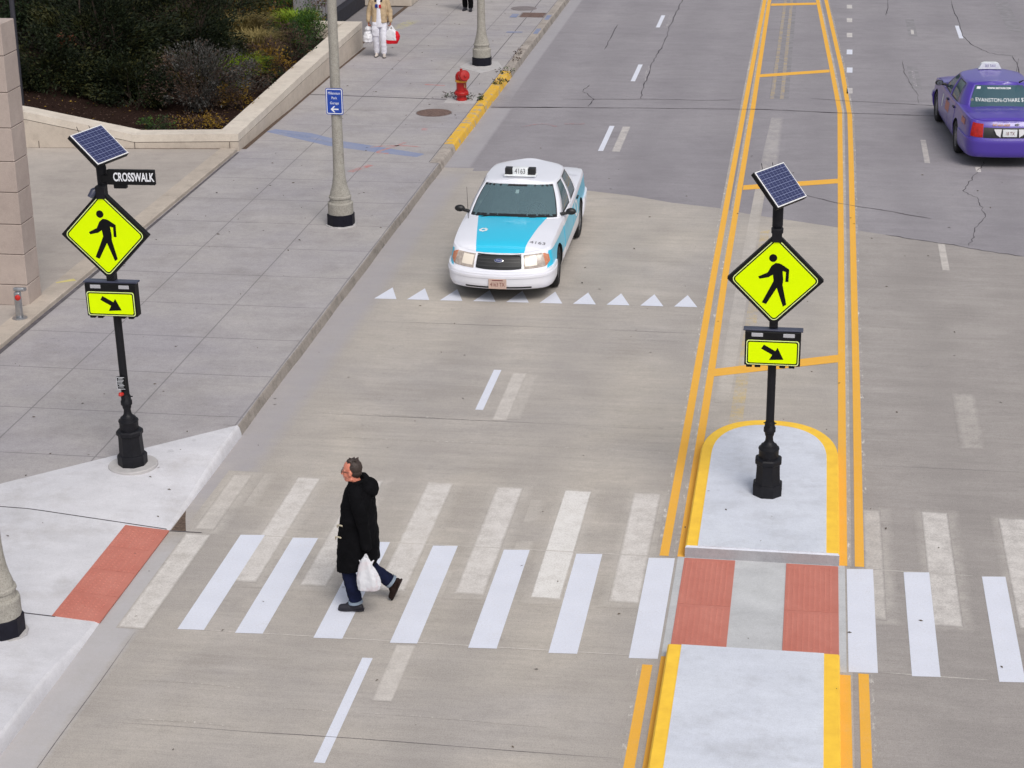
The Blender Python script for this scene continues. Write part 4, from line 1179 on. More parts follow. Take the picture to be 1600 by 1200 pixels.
zg = lambda x, y: 0.47 if x > -14 else lerp_tab([(-20, 1.4), (-16.25, 0.88), (-14, 0.47)], x)
YG = 'evergreen shrubs in the planter'
shrub('yew_shrub', 'broad dark evergreen shrub nearest the stone pillar with a rusty dead twig', 'shrub', (-15.85, 41.6, zg(-15.85, 0)), (1.65, 1.25, 2.6), 21000, 0.085, ['yew', 'yew', 'yew_olive'], 95, 26, 1, skirt=True, group=YG, spread=0.25, long=1.2)
shrub('yew_shrub', 'low dark evergreen shrub at the foot of the pillar side planting, above the sloping coping', 'shrub', (-16.7, 40.35, 0.85), (1.35, 0.85, 1.5), 10000, 0.08, ['yew', 'yew_olive', 'yew'], 50, 14, 61, skirt=True, group=YG, spread=0.27)
shrub('yew_shrub', 'low dark evergreen shrub left of the round grey bush, close to the bare mulch', 'shrub', (-14.75, 40.4, 0.55), (0.95, 0.85, 1.3), 8000, 0.08, ['yew', 'yew', 'yew_olive'], 50, 14, 62, skirt=True, group=YG, spread=0.27)
shrub('dead_twig', 'small rusty dead spray in the dark evergreen shrub', 'twig', (-16.35, 40.75, 1.75), (0.22, 0.2, 0.3), 160, 0.07, ['rust'], 6, 4, 51)
shrub('yew_shrub', 'tall dark evergreen shrub rising beyond the top of the photo behind the pillar', 'shrub', (-18.4, 43.8, zg(-18.4, 0)), (1.7, 1.4, 3.6), 17000, 0.09, ['yew', 'dgreen', 'yew'], 90, 22, 2, skirt=True, group=YG, spread=0.25)
shrub('yew_shrub', 'dark evergreen shrub between the pillar side shrub and the grey leaved bush', 'shrub', (-14.35, 43.2, zg(-14.35, 0)), (1.25, 1.2, 2.6), 15000, 0.085, ['yew', 'yew', 'yew_olive'], 80, 22, 3, skirt=True, group=YG, spread=0.25)
shrub('yew_shrub', 'olive tinted evergreen shrub at the back of the planter, top middle', 'shrub', (-15.6, 46.6, zg(-15.6, 0)), (1.9, 1.5, 3.0), 14000, 0.09, ['yew_olive', 'yew'], 60, 22, 4, group=YG, spread=0.25)
shrub('yew_shrub', 'dark evergreen shrub far back in the planter, mostly hidden by the others', 'shrub', (-18.6, 48.5, zg(-18.6, 0)), (2.0, 1.6, 3.4), 10000, 0.11, ['yew', 'dgreen'], 60, 20, 5, group=YG, spread=0.27)
shrub('grey_leaved_shrub', 'rounded twiggy bush with small grey leaves behind the planter corner', 'shrub', (-13.35, 40.75, 0.45), (1.12, 0.85, 1.45), 8500, 0.060, ['grey', 'brown', 'grey'], 80, 34, 6, spread=0.22, hole=0.2)
shrub('grey_leaved_shrub', 'low twiggy grey and brown bush right of the round grey bush', 'shrub', (-12.75, 42.0, 0.45), (0.55, 0.6, 0.75), 1700, 0.05, ['grey', 'brown'], 30, 24, 7)
shrub('autumn_shrub', 'small ochre and yellow bush by the planter corner', 'shrub', (-12.62, 40.95, 0.45), (0.42, 0.45, 0.62), 1100, 0.05, ['ochre', 'brown', 'ochre'], 22, 14, 8)
shrub('autumn_shrub', 'larger golden ochre bush halfway along the sidewalk wall', 'shrub', (-12.75, 44.2, 0.45), (0.55, 0.75, 0.95), 3000, 0.055, ['ochre', 'brown', 'brown'], 36, 26, 9)
shrub('brown_shrub', 'purplish brown bush near the far end of the planter', 'shrub', (-12.75, 46.0, 0.5), (0.62, 0.75, 0.85), 2400, 0.055, ['brown', 'dgreen', 'brown'], 34, 24, 10)
shrub('green_shrub', 'dark green low bush leaning on the sidewalk wall beside the lamp', 'shrub', (-12.6, 43.55, 0.5), (0.30, 0.75, 0.50), 1300, 0.055, ['dgreen', 'dgreen', 'brown'], 24, 12, 11)
shrub('green_shrub', 'bright green bush at the far end of the planter behind the lamp', 'shrub', (-12.75, 48.3, 0.55), (0.42, 0.95, 0.80), 2800, 0.06, ['green', 'green', 'dgreen'], 36, 20, 12)
shrub('green_shrub', 'mixed green and brown bush behind the bright green bush', 'shrub', (-13.6, 50.2, 0.55), (0.9, 0.9, 1.0), 2600, 0.06, ['green', 'brown', 'ochre'], 36, 20, 13)
shrub('brown_shrub', 'tawny brown bush at the back of the planter among the straw grass', 'shrub', (-14.6, 49.0, 0.55), (1.0, 0.9, 1.2), 2800, 0.06, ['brown', 'ochre', 'dgreen'], 36, 24, 14)
shrub('green_shrub', 'tiny bright green tuft on the mulch left of the grey bush', 'shrub', (-13.75, 38.95, 0.42), (0.42, 0.28, 0.22), 600, 0.045, ['green', 'dgreen'], 16, 6, 15)
shrub('autumn_shrub', 'low rusty brown ground bush along the corner coping', 'shrub', (-13.0, 39.2, 0.42), (0.75, 0.35, 0.24), 1000, 0.05, ['brown', 'ochre'], 26, 10, 16)
shrub('yew_shrub', 'dark evergreen shrub in the far corner of the planter beside the grey garage wall', 'shrub', (-14.9, 52.6, 0.6), (1.3, 1.3, 2.2), 9000, 0.10, ['yew', 'dgreen'], 60, 18, 17, skirt=True, group=YG, spread=0.27)
shrub('yew_shrub', 'tall dark evergreen shrub closing the back of the planter at the top of the photo', 'shrub', (-17.4, 53.0, 0.8), (2.0, 1.5, 3.6), 11000, 0.11, ['yew', 'dgreen'], 60, 18, 18, skirt=True, group=YG, spread=0.27)
GG = 'ornamental grasses in the planter'
grass_clump('ornamental_grass', 'yellow green arching grass clump right behind the grey leaved bush', (-13.35, 43.3, 0.45), 0.85, 1.15, 1500, 'grass', 21, GG)
grass_clump('ornamental_grass', 'smaller yellow green grass clump near the top of the planter', (-13.3, 48.8, 0.5), 0.7, 1.25, 1100, 'grass', 22, GG)
grass_clump('ornamental_grass', 'straw coloured grass clump behind the golden ochre bush', (-13.5, 45.6, 0.5), 0.8, 1.3, 1400, 'straw', 23, GG)
grass_clump('ornamental_grass', 'straw coloured grass clump at the back edge of the planter', (-14.3, 47.2, 0.5), 0.9, 1.5, 1400, 'straw', 24, GG)
grass_clump('ornamental_grass', 'dull straw grass clump beside the round grey bush', (-14.2, 42.3, 0.47), 0.55, 0.9, 500, 'straw', 25, GG)
WG = 'weeds along the kerb'
for i, (x, y, z, lab, n) in enumerate([(-8.32, 43.9, Z0, 'flat green weed on the left side of the fire hydrant', 160), (-7.72, 43.74, Z0, 'dark trailing weed on the kerb side of the fire hydrant', 260),
                             (-7.42, 45.55, Z0, 'dark green weed hanging over the yellow kerb', 260), (-7.46, 46.85, Z0, 'small green weed at the far end of the yellow kerb', 150),
                             (-7.48, 48.4, Z0, 'nearer dry weed on the bare kerb beside the lamp', 90), (-7.48, 49.2, Z0, 'farther dry weed on the bare kerb beside the lamp', 90)]):
    shrub('weed', lab, 'weed', (x, y, z), (0.22 if i < 4 else 0.13, 0.2, 0.10), n//2, 0.05, ['green', 'dgreen', 'brown'] if i < 4 else ['brown'], 12, 3, 30+i, group=WG)

# fallen leaves and bark chips on the mulch (nobody could count them)
mb = MB()
rng = random.Random(90)
for k in range(3200):
    u, v = rng.random(), rng.random()**1.6
    p_ = Vector(soil(u*0.62, v*0.9))
    a, s_ = rng.uniform(0, 6.28), rng.uniform(0.012, 0.035)
    c_, n_ = math.cos(a)*s_, math.sin(a)*s_
    h_ = rng.uniform(0.002, 0.02)
    mb.add([p_+Vector((c_, n_, h_)), p_+Vector((-n_*.5, c_*.5, h_*2)), p_+Vector((-c_, -n_, h_*.6)), p_+Vector((n_*.5, -c_*.5, h_))], [(0, 1, 2, 3)], rng.choice([0, 0, 0, 1, 2]))
tag(mb.build('mulch_chips', [plain('bark chips', S(70,52,44), 0.95, var=0.4, scale=9), L_['brown'], L_['ochre']], fix=False), kind='stuff')
# ------------------------------------------------------------------ people
def prim_caps(mb, a, b, ra, rb, flat=None, n=14, m=5):
    a, b = Vector(a), Vector(b)
    d = b-a
    L = d.length
    d = d.normalized() if L > 1e-6 else Vector((0, 0, 1))
    ref = d.orthogonal().normalized()
    if flat: ref = (Vector(flat[0])-d*d.dot(Vector(flat[0]))).normalized()
    bi = d.cross(ref)
    k = flat[1] if flat else 1.0
    rows = []
    for i in range(m+1):
        t = math.pi/2*(i/m)
        rows.append((a-d*ra*math.cos(t), ra*math.sin(t)))
    for i in range(m+1):
        t = math.pi/2*(i/m)
        rows.append((b+d*rb*math.sin(t), rb*math.cos(t)))
    v = []
    for c, r in rows:
        r = max(r, 1e-4)
        for q in range(n):
            w_ = 2*math.pi*q/n
            v.append(c+ref*(r*k*math.cos(w_))+bi*(r*math.sin(w_)))
    f = []
    for j in range(len(rows)-1):
        for q in range(n):
            q2 = (q+1) % n
            f.append((j*n+q, j*n+q2, (j+1)*n+q2, (j+1)*n+q))
    f.append(tuple(range(n-1, -1, -1)))
    f.append(tuple((len(rows)-1)*n+q for q in range(n)))
    mb.add(v, f)
def prim_ell(mb, c, r, rot=None, n=18, m=12):
    v = []
    Mx = rot.to_matrix() if rot else Matrix.Identity(3)
    for i in range(1, m):
        t = math.pi*i/m
        for q in range(n):
            w_ = 2*math.pi*q/n
            v.append(Vector(c)+Mx @ Vector((r[0]*math.sin(t)*math.cos(w_), r[1]*math.sin(t)*math.sin(w_), r[2]*math.cos(t))))
    top = len(v); v.append(Vector(c)+Mx @ Vector((0, 0, r[2])))
    bot = len(v); v.append(Vector(c)+Mx @ Vector((0, 0, -r[2])))
    f = []
    for i in range(m-2):
        for q in range(n):
            q2 = (q+1) % n
            f.append((i*n+q, (i+1)*n+q, (i+1)*n+q2, i*n+q2))
    for q in range(n):
        f.append((top, q, (q+1) % n)); f.append((bot, (m-2)*n+(q+1) % n, (m-2)*n+q))
    mb.add(v, f)
def prim_loft(mb, rings, n=28, slope=0.0, power=2.3, pleat=0.0):
    """rings: (z, cx, cy, rx, ry)"""
    v = []
    for i, (z, cx, cy, rx, ry) in enumerate(rings):
        for q in range(n):
            a = 2*math.pi*q/n
            c, s = math.cos(a), math.sin(a)
            if pleat:
                k_ = 1+pleat*(math.sin(5*a+2.0*z)+0.7*math.sin(9*a-6*z+1.3))*min(1, i*0.35)
                rx_, ry_ = rx*k_, ry*k_
            else: rx_, ry_ = rx, ry
            x = cx+rx_*math.copysign(abs(c)**(2/power), c); y = cy+ry_*math.copysign(abs(s)**(2/power), s)
            v.append((x, y, z+(slope*(x-cx) if i == 0 else slope*0.5*(x-cx) if i == 1 else 0)))
    f = [(j*n+q, j*n+(q+1) % n, (j+1)*n+(q+1) % n, (j+1)*n+q) for j in range(len(rings)-1) for q in range(n)]
    f.append(tuple(range(n-1, -1, -1))); f.append(tuple((len(rings)-1)*n+q for q in range(n)))
    mb.add(v, f)
def fuse(name, mb, mats, parent, voxel=0.010, smooth=3, folds=0.0, fold_scale=0.12, paint=(), post=None):
    me = bpy.data.meshes.new(name)
    me.from_pydata(mb.v, [], mb.f)
    o = bpy.data.objects.new(name, me)
    col.objects.link(o)
    r = o.modifiers.new('r', 'REMESH'); r.mode = 'VOXEL'; r.voxel_size = voxel
    if smooth:
        s = o.modifiers.new('s', 'SMOOTH'); s.iterations = smooth; s.factor = 0.5
    if folds:
        tx = bpy.data.textures.new(name+' folds', 'CLOUDS'); tx.noise_scale = fold_scale; tx.noise_depth = 2
        d = o.modifiers.new('d', 'DISPLACE'); d.texture = tx; d.strength = folds; d.mid_level = 0.5
    bpy.context.view_layer.update()
    m2 = evaluated_mesh(o)
    bpy.data.objects.remove(o); bpy.data.meshes.remove(me)
    m2.name = name
    mats = mats if isinstance(mats, (list, tuple)) else [mats]
    m2.materials.clear()
    for m_ in mats: m2.materials.append(m_)
    for pg in m2.polygons:
        pg.use_smooth = True
        pg.material_index = 0
        for c, rr, mi in paint:
            dv = pg.center-Vector(c)
            if isinstance(rr, tuple):
                if (dv.x/rr[0])**2+(dv.y/rr[1])**2+(dv.z/rr[2])**2 < 1: pg.material_index = mi
            elif dv.length < rr: pg.material_index = mi
    if post: post(m2)
    o = bpy.data.objects.new(name, m2)
    col.objects.link(o)
    o.parent = parent
    return o
def skin_mat(name, c):
    t = NT(name)
    b = t.mix(t.ramp(t.noise(14, 4), [(0.35, 0.0), (0.7, 1.0)]), c, (c[0]*0.92, c[1]*0.74, c[2]*0.68))
    t.set(Base_Color=b, Roughness=0.5)
    t.b.inputs['Subsurface Weight'].default_value = 0.08
    t.b.inputs['Subsurface Radius'].default_value = (0.01, 0.004, 0.002)
    return t.mat
M['skin'] = skin_mat('ruddy skin', S(214,140,118))
M['skin2'] = skin_mat('tanned skin', S(160,98,74))
M['eye_white'] = plain('eye white', (0.6, 0.58, 0.55), 0.3, var=0.02)
M['eye_dark'] = plain('dark iris', (0.02, 0.015, 0.012), 0.2)
M['lip'] = plain('lips', S(170,86,80), 0.5)
def hair_mat(name, c):
    t = NT(name)
    n_ = t.noise(1.0, 4, 0.7, vec=t.mapping(scale=(60, 60, 14)))
    t.set(Base_Color=t.ramp(n_, [(0.3, tuple(x*0.5 for x in c)), (0.7, tuple(x*1.6 for x in c))]), Roughness=0.6)
    t.bump(n_, 0.6, 0.004)
    return t.mat
M['hair_brown'] = hair_mat('greying brown hair', (0.036, 0.023, 0.019))
M['hair_dark'] = hair_mat('dark hair', (0.015, 0.011, 0.010))
def cloth(name, c, var=0.15, rough=0.9, scale=6, weave=220, spec=0.15):
    t = NT(name)
    b = t.ramp(t.noise(scale, 5), [(0.3, tuple(x*(1-var) for x in c)), (0.7, tuple(x*(1+var) for x in c))])
    t.set(Base_Color=b, Roughness=rough)
    t.b.inputs['Specular IOR Level'].default_value = spec
    t.bump(t.noise(weave, 2), 0.25, 0.002)
    return t.mat
M['coat'] = cloth('black wool', (0.0048, 0.0048, 0.006), 0.3, spec=0.08)
M['denim'] = cloth('dark blue denim', (0.006, 0.009, 0.032), 0.35, 0.85, 9)
M['denim_cuff'] = cloth('pale denim turn-up', (0.22, 0.27, 0.34), 0.2)
M['shoe'] = cloth('dark shoe leather', (0.016, 0.015, 0.022), 0.3, 0.55, spec=0.4)
M['shoe_brown'] = cloth('brown black sole', (0.018, 0.010, 0.009), 0.3, 0.7)
M['toggle'] = plain('pale horn toggle', S(206,196,172), 0.5)
M['glove'] = cloth('black knit glove', (0.004, 0.004, 0.005), 0.2, spec=0.05)
M['tan_cloth'] = cloth('tan jacket cloth', S(186,164,134), 0.12)
M['white_cloth'] = cloth('white cotton', S(222,222,232), 0.05)
M['grey_trim'] = cloth('charcoal trim', (0.03, 0.028, 0.032), 0.2)
M['sneaker'] = cloth('grey white sneaker', S(190,182,176), 0.15)
M['blue_print'] = cloth('blue print', S(40,56,132), 0.1)
M['red_print'] = cloth('red print', S(186,44,54), 0.1)
def sack_mat(name, tint, tinge):
    t = NT(name)
    b = t.mix(t.ramp(t.noise(7, 4), [(0.5, 0.0), (0.7, 0.55)]), tint, tinge)
    t.set(Base_Color=b, Roughness=0.35)
    t.b.inputs['Transmission Weight'].default_value = 0.12
    t.bump(t.noise(1.0, 4, 0.7, vec=t.mapping(scale=(34, 34, 9)), dist=1.0), 0.6, 0.01)
    return t.mat
M['sack'] = sack_mat('white plastic bag film', (0.74, 0.75, 0.80), (0.66, 0.46, 0.48))
M['sack_white'] = sack_mat('plain white bag film', (0.80, 0.80, 0.84), (0.72, 0.72, 0.78))

def add_head(mb, H, yaw=0.0, neck_to=None, s=1.0):
    """head centred on H (eye height), facing +x turned by yaw; returns a placer for face points"""
    c, sn = math.cos(yaw), math.sin(yaw)
    P = lambda x, y, z: Vector((H[0]+s*(x*c-y*sn), H[1]+s*(x*sn+y*c), H[2]+s*z))
    rot = Euler((0, 0, yaw))
    prim_ell(mb, P(-0.012, 0, 0.030), (0.096*s, 0.077*s, 0.098*s), rot)          # cranium
    prim_ell(mb, P(0.018, 0, -0.045), (0.070*s, 0.060*s, 0.078*s), rot)          # face
    prim_ell(mb, P(0.052, 0, -0.098), (0.028*s, 0.030*s, 0.024*s), rot)          # chin
    for sy in (-1, 1):
        prim_ell(mb, P(0.050, sy*0.034, -0.040), (0.030*s, 0.026*s, 0.028*s), rot)   # cheek
        prim_caps(mb, P(-0.01, sy*0.055, -0.085), P(0.048, sy*0.024, -0.105), 0.020*s, 0.016*s)   # jaw line
        prim_caps(mb, P(0.074, sy*0.012, 0.018), P(0.060, sy*0.050, 0.016), 0.011*s, 0.010*s)      # brow
        prim_ell(mb, P(0.066, sy*0.031, 0.000), (0.014*s, 0.015*s, 0.012*s), rot)      # eyeball
        prim_ell(mb, P(-0.004, sy*0.078, -0.012), (0.020*s, 0.010*s, 0.032*s), rot)    # ear
        prim_caps(mb, P(0.088, sy*0.012, -0.046), P(0.084, sy*0.013, -0.046), 0.009*s, 0.009*s)    # nostril wing
    prim_caps(mb, P(0.078, 0, 0.008), P(0.104, 0, -0.040), 0.009*s, 0.0125*s)      # nose
    prim_caps(mb, P(0.078, -0.018, -0.070), P(0.078, 0.018, -0.070), 0.009*s, 0.009*s)             # lips
    if neck_to is not None:
        prim_caps(mb, P(-0.02, 0, -0.06), neck_to, 0.056*s, 0.064*s)
    paint = []
    for sy in (-1, 1):
        paint += [(P(0.078, sy*0.031, 0.000), (0.012, 0.012, 0.007), 1), (P(0.080, sy*0.031, 0.000), 0.0062, 2)]
    paint += [(P(0.088, 0, -0.070), (0.012, 0.022, 0.007), 3)]
    return P, paint
def add_hand(mb, wrist, dirv, palm_n, side, curl=0.9, s=1.0):
    """palm, four unequal bent fingers and a thumb leaving the side of the palm"""
    w_ = Vector(wrist); d = Vector(dirv).normalized(); pn = Vector(palm_n); pn = (pn-d*pn.dot(d)).normalized()
    sd = d.cross(pn)*side                                   # towards the thumb
    pc = w_+d*0.045*s
    prim_caps(mb, w_+d*0.005, w_+d*0.075*s, 0.030*s, 0.036*s, flat=(tuple(pn), 0.45))
    for k, (off, L) in enumerate([(0.030, 0.072), (0.010, 0.082), (-0.011, 0.076), (-0.030, 0.058)]):
        b = w_+d*(0.088-abs(off)*0.25)*s+sd*off*s
        a1 = curl*0.75+0.08*k
        d1 = d*math.cos(a1)+pn*math.sin(a1)
        j1 = b+d1*L*0.45*s
        a2 = a1+curl*0.95
        d2 = d*math.cos(a2)+pn*math.sin(a2)
        j2 = j1+d2*L*0.32*s
        a3 = a2+curl*0.6
        d3 = d*math.cos(a3)+pn*math.sin(a3)
        prim_caps(mb, b, j1, 0.0100*s, 0.0092*s, n=8, m=3)
        prim_caps(mb, j1, j2, 0.0092*s, 0.0085*s, n=8, m=3)
        prim_caps(mb, j2, j2+d3*L*0.22*s, 0.0085*s, 0.0072*s, n=8, m=3)
    tb = w_+d*0.025*s+sd*0.026*s
    t1 = tb+(d*0.55+sd*0.65+pn*0.45).normalized()*0.042*s
    t2 = t1+(d*0.75+sd*0.05+pn*0.7).normalized()*0.032*s
    prim_caps(mb, tb, t1, 0.0125*s, 0.0108*s, n=8, m=3)
    prim_caps(mb, t1, t2, 0.0105*s, 0.0085*s, n=8, m=3)
def leg_caps(mb, hip, knee, ankle, r):
    prim_caps(mb, hip, knee, r[0], r[1]); prim_caps(mb, knee, ankle, r[1], r[2])
def shoe(name, ankle, toe_dir, pitch, mats, parent, L=0.27):
    """toe_dir horizontal unit vector, pitch>0 points the toe down"""
    d = Vector((toe_dir[0], toe_dir[1], 0)).normalized()
    side = Vector((-d.y, d.x, 0))
    dn = Vector((0, 0, -1))
    f = d*math.cos(pitch)+dn*math.sin(pitch); u = -dn*math.cos(pitch)+d*math.sin(pitch)
    A = Vector(ankle)
    P = lambda x, y, z: A+f*x+side*y+u*z
    mb = MB()
    prim_caps(mb, P(-0.055, 0, -0.050), P(0.06, 0.004, -0.052), 0.036, 0.040, flat=(tuple(side), 0.95))
    prim_caps(mb, P(0.06, 0.004, -0.055), P(0.155, 0.006, -0.060), 0.042, 0.034, flat=(tuple(side), 1.12))
    prim_caps(mb, P(-0.02, 0, 0.02), P(0.07, 0, -0.03), 0.042, 0.036)
    o = fuse(name, mb, mats[0], parent, 0.008, 4)
    mb = MB()
    oc = [(-0.095, -0.02), (-0.095, 0.02), (-0.06, 0.037), (0.03, 0.034), (0.09, 0.046), (0.15, 0.046), (0.19, 0.022), (0.193, -0.012), (0.16, -0.036), (0.09, -0.040), (0.03, -0.034), (-0.06, -0.037)]
    n = len(oc)
    mb.add([P(x, y, -0.092) for x, y in oc]+[P(x, y, -0.070) for x, y in oc], [tuple(range(n)), tuple(range(2*n-1, n-1, -1))]+[(i, (i+1) % n, n+(i+1) % n, n+i) for i in range(n)])
    mb.build('sole', mats[1], o)
    return o

# ---- the man on the crosswalk: local +x is where he walks (towards the sidewalk), +y is his left (towards the camera)
man = thing('person', 'man in a long black hooded coat, jeans and glasses striding over the crosswalk', 'person', (-4.72, 18.50, 0.012), R(180))
hipL, hipR = (-0.06, 0.10, 0.92), (-0.08, -0.10, 0.92)
kneeL, ankL = (0.015, 0.115, 0.50), (-0.055, 0.115, 0.095)
kneeR, ankR = (-0.10, -0.12, 0.475), (-0.385, -0.19, 0.225)
Hm = (-0.045, 0.0, 1.605)
mb = MB()
P, paint = add_head(mb, Hm, 0.0, (-0.10, 0, 1.44))
prim_ell(mb, (-0.10, 0, 1.25), (0.11, 0.16, 0.22)); prim_ell(mb, (-0.08, 0, 1.02), (0.11, 0.15, 0.18))
leg_caps(mb, hipL, kneeL, ankL, (0.075, 0.052, 0.036)); leg_caps(mb, hipR, kneeR, ankR, (0.075, 0.052, 0.036))
shL, elL, wrL = (-0.12, 0.175, 1.42), (-0.205, 0.235, 1.13), (-0.235, 0.250, 0.85)
shR, elR, wrR = (-0.12, -0.175, 1.42), (-0.10, -0.25, 1.14), (0.03, -0.24, 0.92)
for a, b_, c__ in ((shL, elL, wrL), (shR, elR, wrR)):
    prim_caps(mb, (-0.11, a[1]*0.5, 1.42), a, 0.06, 0.055); prim_caps(mb, a, b_, 0.048, 0.040); prim_caps(mb, b_, c__, 0.040, 0.028)
add_hand(mb, wrL, (0.05, 0.0, -1), (0.2, -1, 0), 1, 1.05)
add_hand(mb, wrR, (0.35, 0.02, -1), (-0.3, 1, 0), -1, 0.6)
paint += [((wrL[0], wrL[1], wrL[2]-0.09), 0.13, 4), ((wrR[0]+.03, wrR[1], wrR[2]-0.09), 0.13, 4)]
fuse('body', mb, [M['skin'], M['eye_white'], M['eye_dark'], M['lip'], M['glove']], man, 0.0058, 2, paint=paint)
mb = MB()      # short hair, receding, full at the back
prim_ell(mb, P(-0.038, 0, 0.040), (0.086, 0.082, 0.094))
prim_ell(mb, P(-0.055, 0, -0.010), (0.062, 0.076, 0.070))
prim_ell(mb, P(-0.005, 0, 0.108), (0.052, 0.050, 0.028))
for k in range(16):
    a = random.uniform(-1, 1)
    prim_caps(mb, P(random.uniform(-0.07, 0.03), a*0.05, 0.105), P(random.uniform(-0.08, 0.035), a*0.06, 0.142), 0.010, 0.005, n=6, m=2)
fuse('hair', mb, M['hair_brown'], man, 0.006, 2, folds=0.008, fold_scale=0.02)
mb = MB()      # glasses
for sy in (-1, 1):
    ringp = [P(0.099, sy*0.033+0.022*math.cos(q*math.pi/6), 0.000+0.017*math.sin(q*math.pi/6)) for q in range(13)]
    mb.tube(ringp, 0.0026, 5)
    mb.tube([P(0.097, sy*0.055, 0.006), P(0.05, sy*0.078, 0.006), P(-0.005, sy*0.083, 0.008)], 0.003, 5)
mb.tube([P(0.100, -0.011, 0.003), P(0.104, 0, 0.006), P(0.100, 0.011, 0.003)], 0.0025, 5)
mb.build('glasses', plain('dark brown spectacle frame', (0.03, 0.012, 0.010), 0.3), man, smooth=60)
mb = MB()      # jeans
leg_caps(mb, hipL, kneeL, (ankL[0]-0.004, ankL[1], ankL[2]+0.035), (0.100, 0.080, 0.074)); leg_caps(mb, hipR, kneeR, (ankR[0]+0.02, ankR[1], ankR[2]+0.01), (0.100, 0.080, 0.072))
prim_ell(mb, (-0.08, 0, 0.97), (0.13, 0.17, 0.14))
fuse('trousers', mb, M['denim'], man, 0.010, 4, folds=0.022, fold_scale=0.07)
dR = (Vector(ankR)-Vector(kneeR)).normalized()
for a, d_ in ((Vector((ankL[0]-0.004, ankL[1], ankL[2]+0.012)), Vector((-0.12, 0, -1)).normalized()), (Vector(ankR)+dR*0.005, dR)):
    mb = MB(); prof = [(0.066, -0.014), (0.079, -0.016), (0.081, 0.016), (0.070, 0.018)]
    mb.lathe(prof, 20); mb.xf(Matrix.Translation(a) @ d_.to_track_quat('Z', 'Y').to_matrix().to_4x4())
    mb.build('trouser_cuff', M['denim_cuff'], man, smooth=50)
shoe('shoe', (ankL[0], ankL[1], ankL[2]-0.002), (1, 0.03), 0.0, (M['shoe'], M['shoe']), man)
shoe('shoe', (ankR[0]-0.015, ankR[1], ankR[2]-0.02), (1, -0.15), R(66), (M['shoe_brown'], M['shoe_brown']), man)
mb = MB()      # knee length coat with sleeves and a hood lying on the back
prim_loft(mb, [(0.505, -0.075, 0.0, 0.235, 0.235), (0.56, -0.080, 0, 0.235, 0.235), (0.75, -0.090, 0, 0.225, 0.230), (0.95, -0.095, 0, 0.210, 0.225), (1.12, -0.10, 0, 0.190, 0.215),
               (1.28, -0.11, 0, 0.172, 0.215), (1.39, -0.115, 0, 0.145, 0.200), (1.455, -0.115, 0, 0.105, 0.140), (1.49, -0.11, 0, 0.082, 0.085)], slope=-0.24)
for a, b_, c__ in ((shL, elL, wrL), (shR, elR, wrR)):
    prim_caps(mb, a, b_, 0.083, 0.072); prim_caps(mb, b_, (c__[0], c__[1], c__[2]-0.005), 0.072, 0.060)
prim_ell(mb, (-0.235, 0, 1.435), (0.095, 0.135, 0.095)); prim_ell(mb, (-0.275, 0, 1.40), (0.060, 0.10, 0.085))
for q in range(14):
    a0, a1 = 2*math.pi*q/14, 2*math.pi*(q+1)/14
    f_ = lambda a: (-0.115+0.085*math.cos(a), 0.092*math.sin(a), 1.490-0.030*math.cos(a))
    prim_caps(mb, f_(a0), f_(a1), 0.028, 0.028, n=8, m=3)
fuse('coat', mb, M['coat'], man, 0.009, 3, folds=0.040, fold_scale=0.13)
for (z, x) in ((1.02, 0.075), (0.88, 0.100)):
    mb = MB(); mb.tube([(x+0.020, 0.135, z), (x-0.01, 0.165, z+0.012), (x-0.045, 0.190, z+0.016)], 0.009, 8); mb.tube([(x+0.022, 0.135, z+0.002), (x+0.03, 0.120, z-0.035)], 0.008, 8)
    mb.build('toggle', M['toggle'], man, smooth=60)

sack = thing('carrier_bag', 'white plastic carrier bag swinging from the hand of the man in black', 'bag', (-4.72+0.240, 18.50-0.262, 0.335))
mb = MB()
prim_loft(mb, [(0.0, 0.01, 0, 0.07, 0.04), (0.02, 0.01, 0, 0.118, 0.065), (0.07, 0.01, 0, 0.128, 0.070), (0.13, 0.005, 0, 0.122, 0.066), (0.20, -0.005, 0, 0.104, 0.056), (0.27, -0.015, 0, 0.080, 0.044), (0.33, -0.02, 0, 0.056, 0.032), (0.38, -0.02, 0, 0.036, 0.024)], n=56, power=2.8, pleat=0.085)
prim_caps(mb, (-0.055, 0.0, 0.33), (-0.012, 0.0, 0.43), 0.022, 0.010); prim_caps(mb, (0.03, 0.0, 0.32), (-0.005, 0.0, 0.43), 0.022, 0.010)
prim_caps(mb, (0.04, 0, 0.31), (0.075, 0.01, 0.36), 0.02, 0.008); prim_caps(mb, (-0.06, 0, 0.31), (-0.085, 0.01, 0.35), 0.018, 0.008)
fuse('bag_film', mb, M['sack'], sack, 0.006, 2, folds=0.018, fold_scale=0.09)

